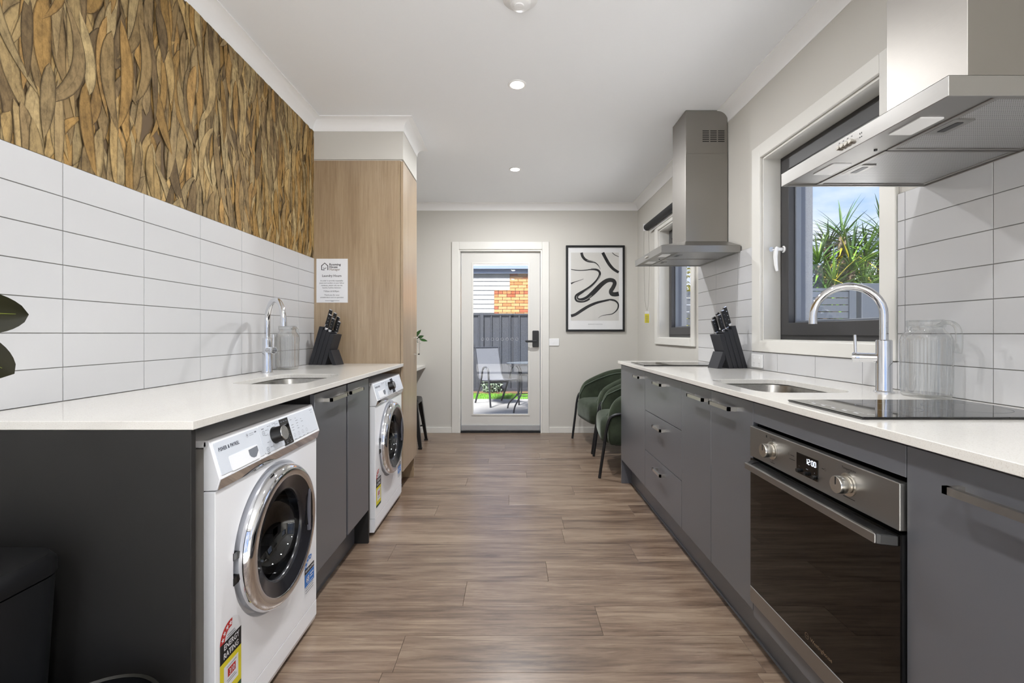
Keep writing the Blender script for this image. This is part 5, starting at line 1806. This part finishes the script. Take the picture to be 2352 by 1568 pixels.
# patio chair (own frame: faces +x)
pc_ = thing('patio_chair', 'grey sling patio armchair outside the glazed door', 'chair', (-0.265, 7.90, GZ), radians(-60), local=True)
for s in (-1, 1):
    MB().tube(catmull([(0.30, s * 0.27, 0.0), (0.25, s * 0.275, 0.40), (0.235, s * 0.28, 0.585), (0.19, s * 0.28, 0.64), (0.10, s * 0.28, 0.645), (0.03, s * 0.28, 0.60), (-0.06, s * 0.27, 0.40), (-0.30, s * 0.26, 0.0)], 6), 0.016, 10).build('leg_loop', MT['outmetal'], pc_, smooth=True)
    MB().tube(catmull([(0.26, s * 0.235, 0.430), (0.0, s * 0.235, 0.405), (-0.19, s * 0.235, 0.415), (-0.26, s * 0.235, 0.56), (-0.37, s * 0.235, 0.965)], 6), 0.013, 8).build('side_rail', MT['outmetal'], pc_, smooth=True)
sl = catmull([(0.265, 0.445), (0.18, 0.437), (0.0, 0.400), (-0.16, 0.408), (-0.225, 0.47), (-0.28, 0.62), (-0.37, 0.965)], 6)
MB().loft([[(x, -0.232, z), (x, 0.0, z - 0.006), (x, 0.232, z), (x, 0.232, z - 0.006), (x, 0.0, z - 0.012), (x, -0.232, z - 0.006)] for x, z in sl]).build('sling', MT['sling'], pc_, smooth=True)
for x, z in ((0.262, 0.425), (-0.10, 0.36), (-0.368, 0.96)):
    MB().tube([(x, -0.26, z), (x, 0.26, z)], 0.011, 8).build('cross_bar', MT['outmetal'], pc_, smooth=True)

# round patio table
tb = thing('patio_table', 'round glass topped patio table beside the sling chair', 'table', (0.205, 7.27, GZ), local=True)
MB().lathe([(0.0, 0.738), (0.295, 0.738), (0.295, 0.745), (0.0, 0.745)], (0, 0, 0), (0, 0, 1), 40).build('glass_top', MT['tableglass'], tb, smooth=True, angle=30)
MB().lathe([(0.285, 0.715), (0.305, 0.715), (0.308, 0.742), (0.300, 0.748), (0.290, 0.737)], (0, 0, 0), (0, 0, 1), 48).build('rim', MT['outmetal'], tb, smooth=True)
for k in range(4):
    a = radians(45 + 90 * k + 12)
    c_, s_ = cos(a), sin(a)
    MB().tube(catmull([(0.20 * c_, 0.20 * s_, 0.725), (0.115 * c_, 0.115 * s_, 0.62), (0.10 * c_, 0.10 * s_, 0.40), (0.13 * c_, 0.13 * s_, 0.25), (0.29 * c_, 0.29 * s_, 0.10), (0.33 * c_, 0.33 * s_, 0.0)], 6), 0.012, 8).build('leg', MT['outmetal'], tb, smooth=True)
for zr, rr_ in ((0.56, 0.105), (0.24, 0.14)):
    MB().tube([(rr_ * cos(radians(t)), rr_ * sin(radians(t)), zr) for t in range(0, 361, 15)], 0.007, 6).build('brace_ring', MT['outmetal'], tb, smooth=True)

# slatted side gate and fence past the right-hand windows
gt = thing('slat_gate', 'slate grey horizontal slat gate seen through the near window', 'gate', (3.25, 6.05, GZ))
def slats(x0, x1, n0):
    for k in range(19):
        z0 = GZ + 0.05 + 0.0905 * k
        MB().box(x0, x1, 6.04, 6.06, z0, z0 + 0.080).build('slat', MT['gatem'], gt)
slats(1.66, 2.60, 0)
slats(2.69, 4.41, 0)
for x in (2.60, 4.41):
    MB().box(x, x + 0.09, 6.02, 6.08, GZ, 1.72).build('post', MT['gatem'], gt)
MB().box(2.69, 4.41, 6.03, 6.07, 1.665, 1.70).build('top_rail', MT['gatem'], gt)
MB().box(4.54, 4.80, 5.98, 6.10, GZ, 1.76).build('pier', MT['gatem'], gt, bevel=0.01)
bf = thing('boundary_fence', 'slate grey side boundary fence behind the yuccas', 'fence', (7.6, 6, GZ))
for k in range(6):
    MB().box(7.6, 7.63, -6 + 2.4 * k, -6 + 2.4 * k + 2.36, GZ, 1.6).build('fence_sheet', MT['fence'], bf)

# yucca clumps
ymesh = {}
for mn in ('yucca', 'yucca2', 'yucca3'):
    mb = MB()
    L, W = 0.66, 0.045
    for i in range(5):
        t = i / 4
        w = W * (0.75 + 0.6 * t - 1.33 * t * t) if i < 4 else 0.002
        zz = -0.10 * t * t
        mb.v += [V(L * t, -w / 2, zz + w * 0.25), V(L * t, 0, zz), V(L * t, w / 2, zz + w * 0.25)]
    for i in range(4):
        a0 = i * 3
        mb.f += [(a0, a0 + 1, a0 + 4, a0 + 3), (a0 + 1, a0 + 2, a0 + 5, a0 + 4)]
    o = mb.build('leaf', MT[mn], None, recalc=False)
    ymesh[mn] = o.data
    bpy.data.objects.remove(o)


def yucca(label, base, heads, seed):
    t = thing('yucca', label, 'tree', base)
    r_ = random.Random(seed)
    b0 = Vector(base)
    trunk_ = MB()
    stuff = MB()
    singles = 0
    for hi, (h, sc) in enumerate(heads):
        h = Vector(h)
        trunk_.tube(catmull([tuple(b0 + V(0, 0, 0)), tuple(b0 * 0.5 + h * 0.5 + V(0, 0, -0.2)), tuple(h)], 5), 0.06, 8)
        n = 70
        for k in range(n):
            el = radians(r_.triangular(-65, 88, 25))
            az = r_.uniform(0, 2 * pi)
            d_ = V(cos(el) * cos(az), cos(el) * sin(az), sin(el))
            m = orient(h + d_ * 0.03 + V(0, 0, -0.12 + 0.2 * sin(el)), d_)
            m = m @ Matrix.Scale(sc * r_.uniform(0.75, 1.1), 4)
            mn = 'yucca3' if (el < radians(-15) and r_.random() < 0.5) or r_.random() < 0.06 else ('yucca2' if r_.random() < 0.3 else 'yucca')
            if singles < 150 and (d_.y < 0.25) and r_.random() < 0.6:
                o = obj('leaf', ymesh[mn], t)
                m2 = m.copy()
                m2.translation -= b0
                o.matrix_local = m2
                singles += 1
            else:
                me_ = ymesh['yucca']
                stuff.add([m @ v.co for v in me_.vertices], [tuple(p.vertices) for p in me_.polygons])
    trunk_.build('trunk', MT['bark'], t, smooth=True)
    o = stuff.build('foliage', MT['yucca2'], t, recalc=False)
    o['kind'] = 'stuff'
    return t


def hp(u, v, y):
    return px(u, v, y)


yucca('tall spiky yucca filling the near window view', (5.3, 7.6, GZ), [(hp(1935, 545, 7.5), 1.0), (hp(1880, 610, 7.4), 0.9), (hp(1955, 620, 7.2), 0.95), (hp(1915, 655, 7.2), 0.85), (hp(1860, 660, 7.5), 0.8), (hp(1985, 660, 7.3), 0.85), (hp(1900, 570, 7.9), 0.8), (hp(1960, 580, 7.9), 0.8), (hp(1890, 690, 7.3), 0.8), (hp(1945, 690, 7.3), 0.8)], 31)
yucca('second spiky yucca at the right edge of the near window', (6.1, 7.9, GZ), [(hp(2030, 545, 7.7), 0.95), (hp(1990, 590, 7.6), 0.85), (hp(2050, 615, 7.5), 0.95), (hp(2085, 560, 8.0), 0.9), (hp(2020, 680, 7.4), 0.8)], 32)
leafy('golden_shrub', 'golden leaved shrub seen through the far window', (3.25, 8.3, 2.35), 1.15, 2600, 0.13, MT['shrub'], 8, (1, 1, 1.1), GZ)
leafy('dark_shrub', 'dark green shrub behind the yuccas', (8.2, 11.2, 1.4), 1.4, 1800, 0.15, MT['yucca2'], 9, (1.2, 0.6, 1.0), GZ)

pwl = tag(MB().tube(catmull([(5.0, 14.0, 5.42), (8.1, 12.6, 5.22), (13.0, 10.5, 5.6)], 6), 0.012, 6).build('power_line', MT['cable'], smooth=True), 'thin dark overhead power line crossing the sky', 'cable')
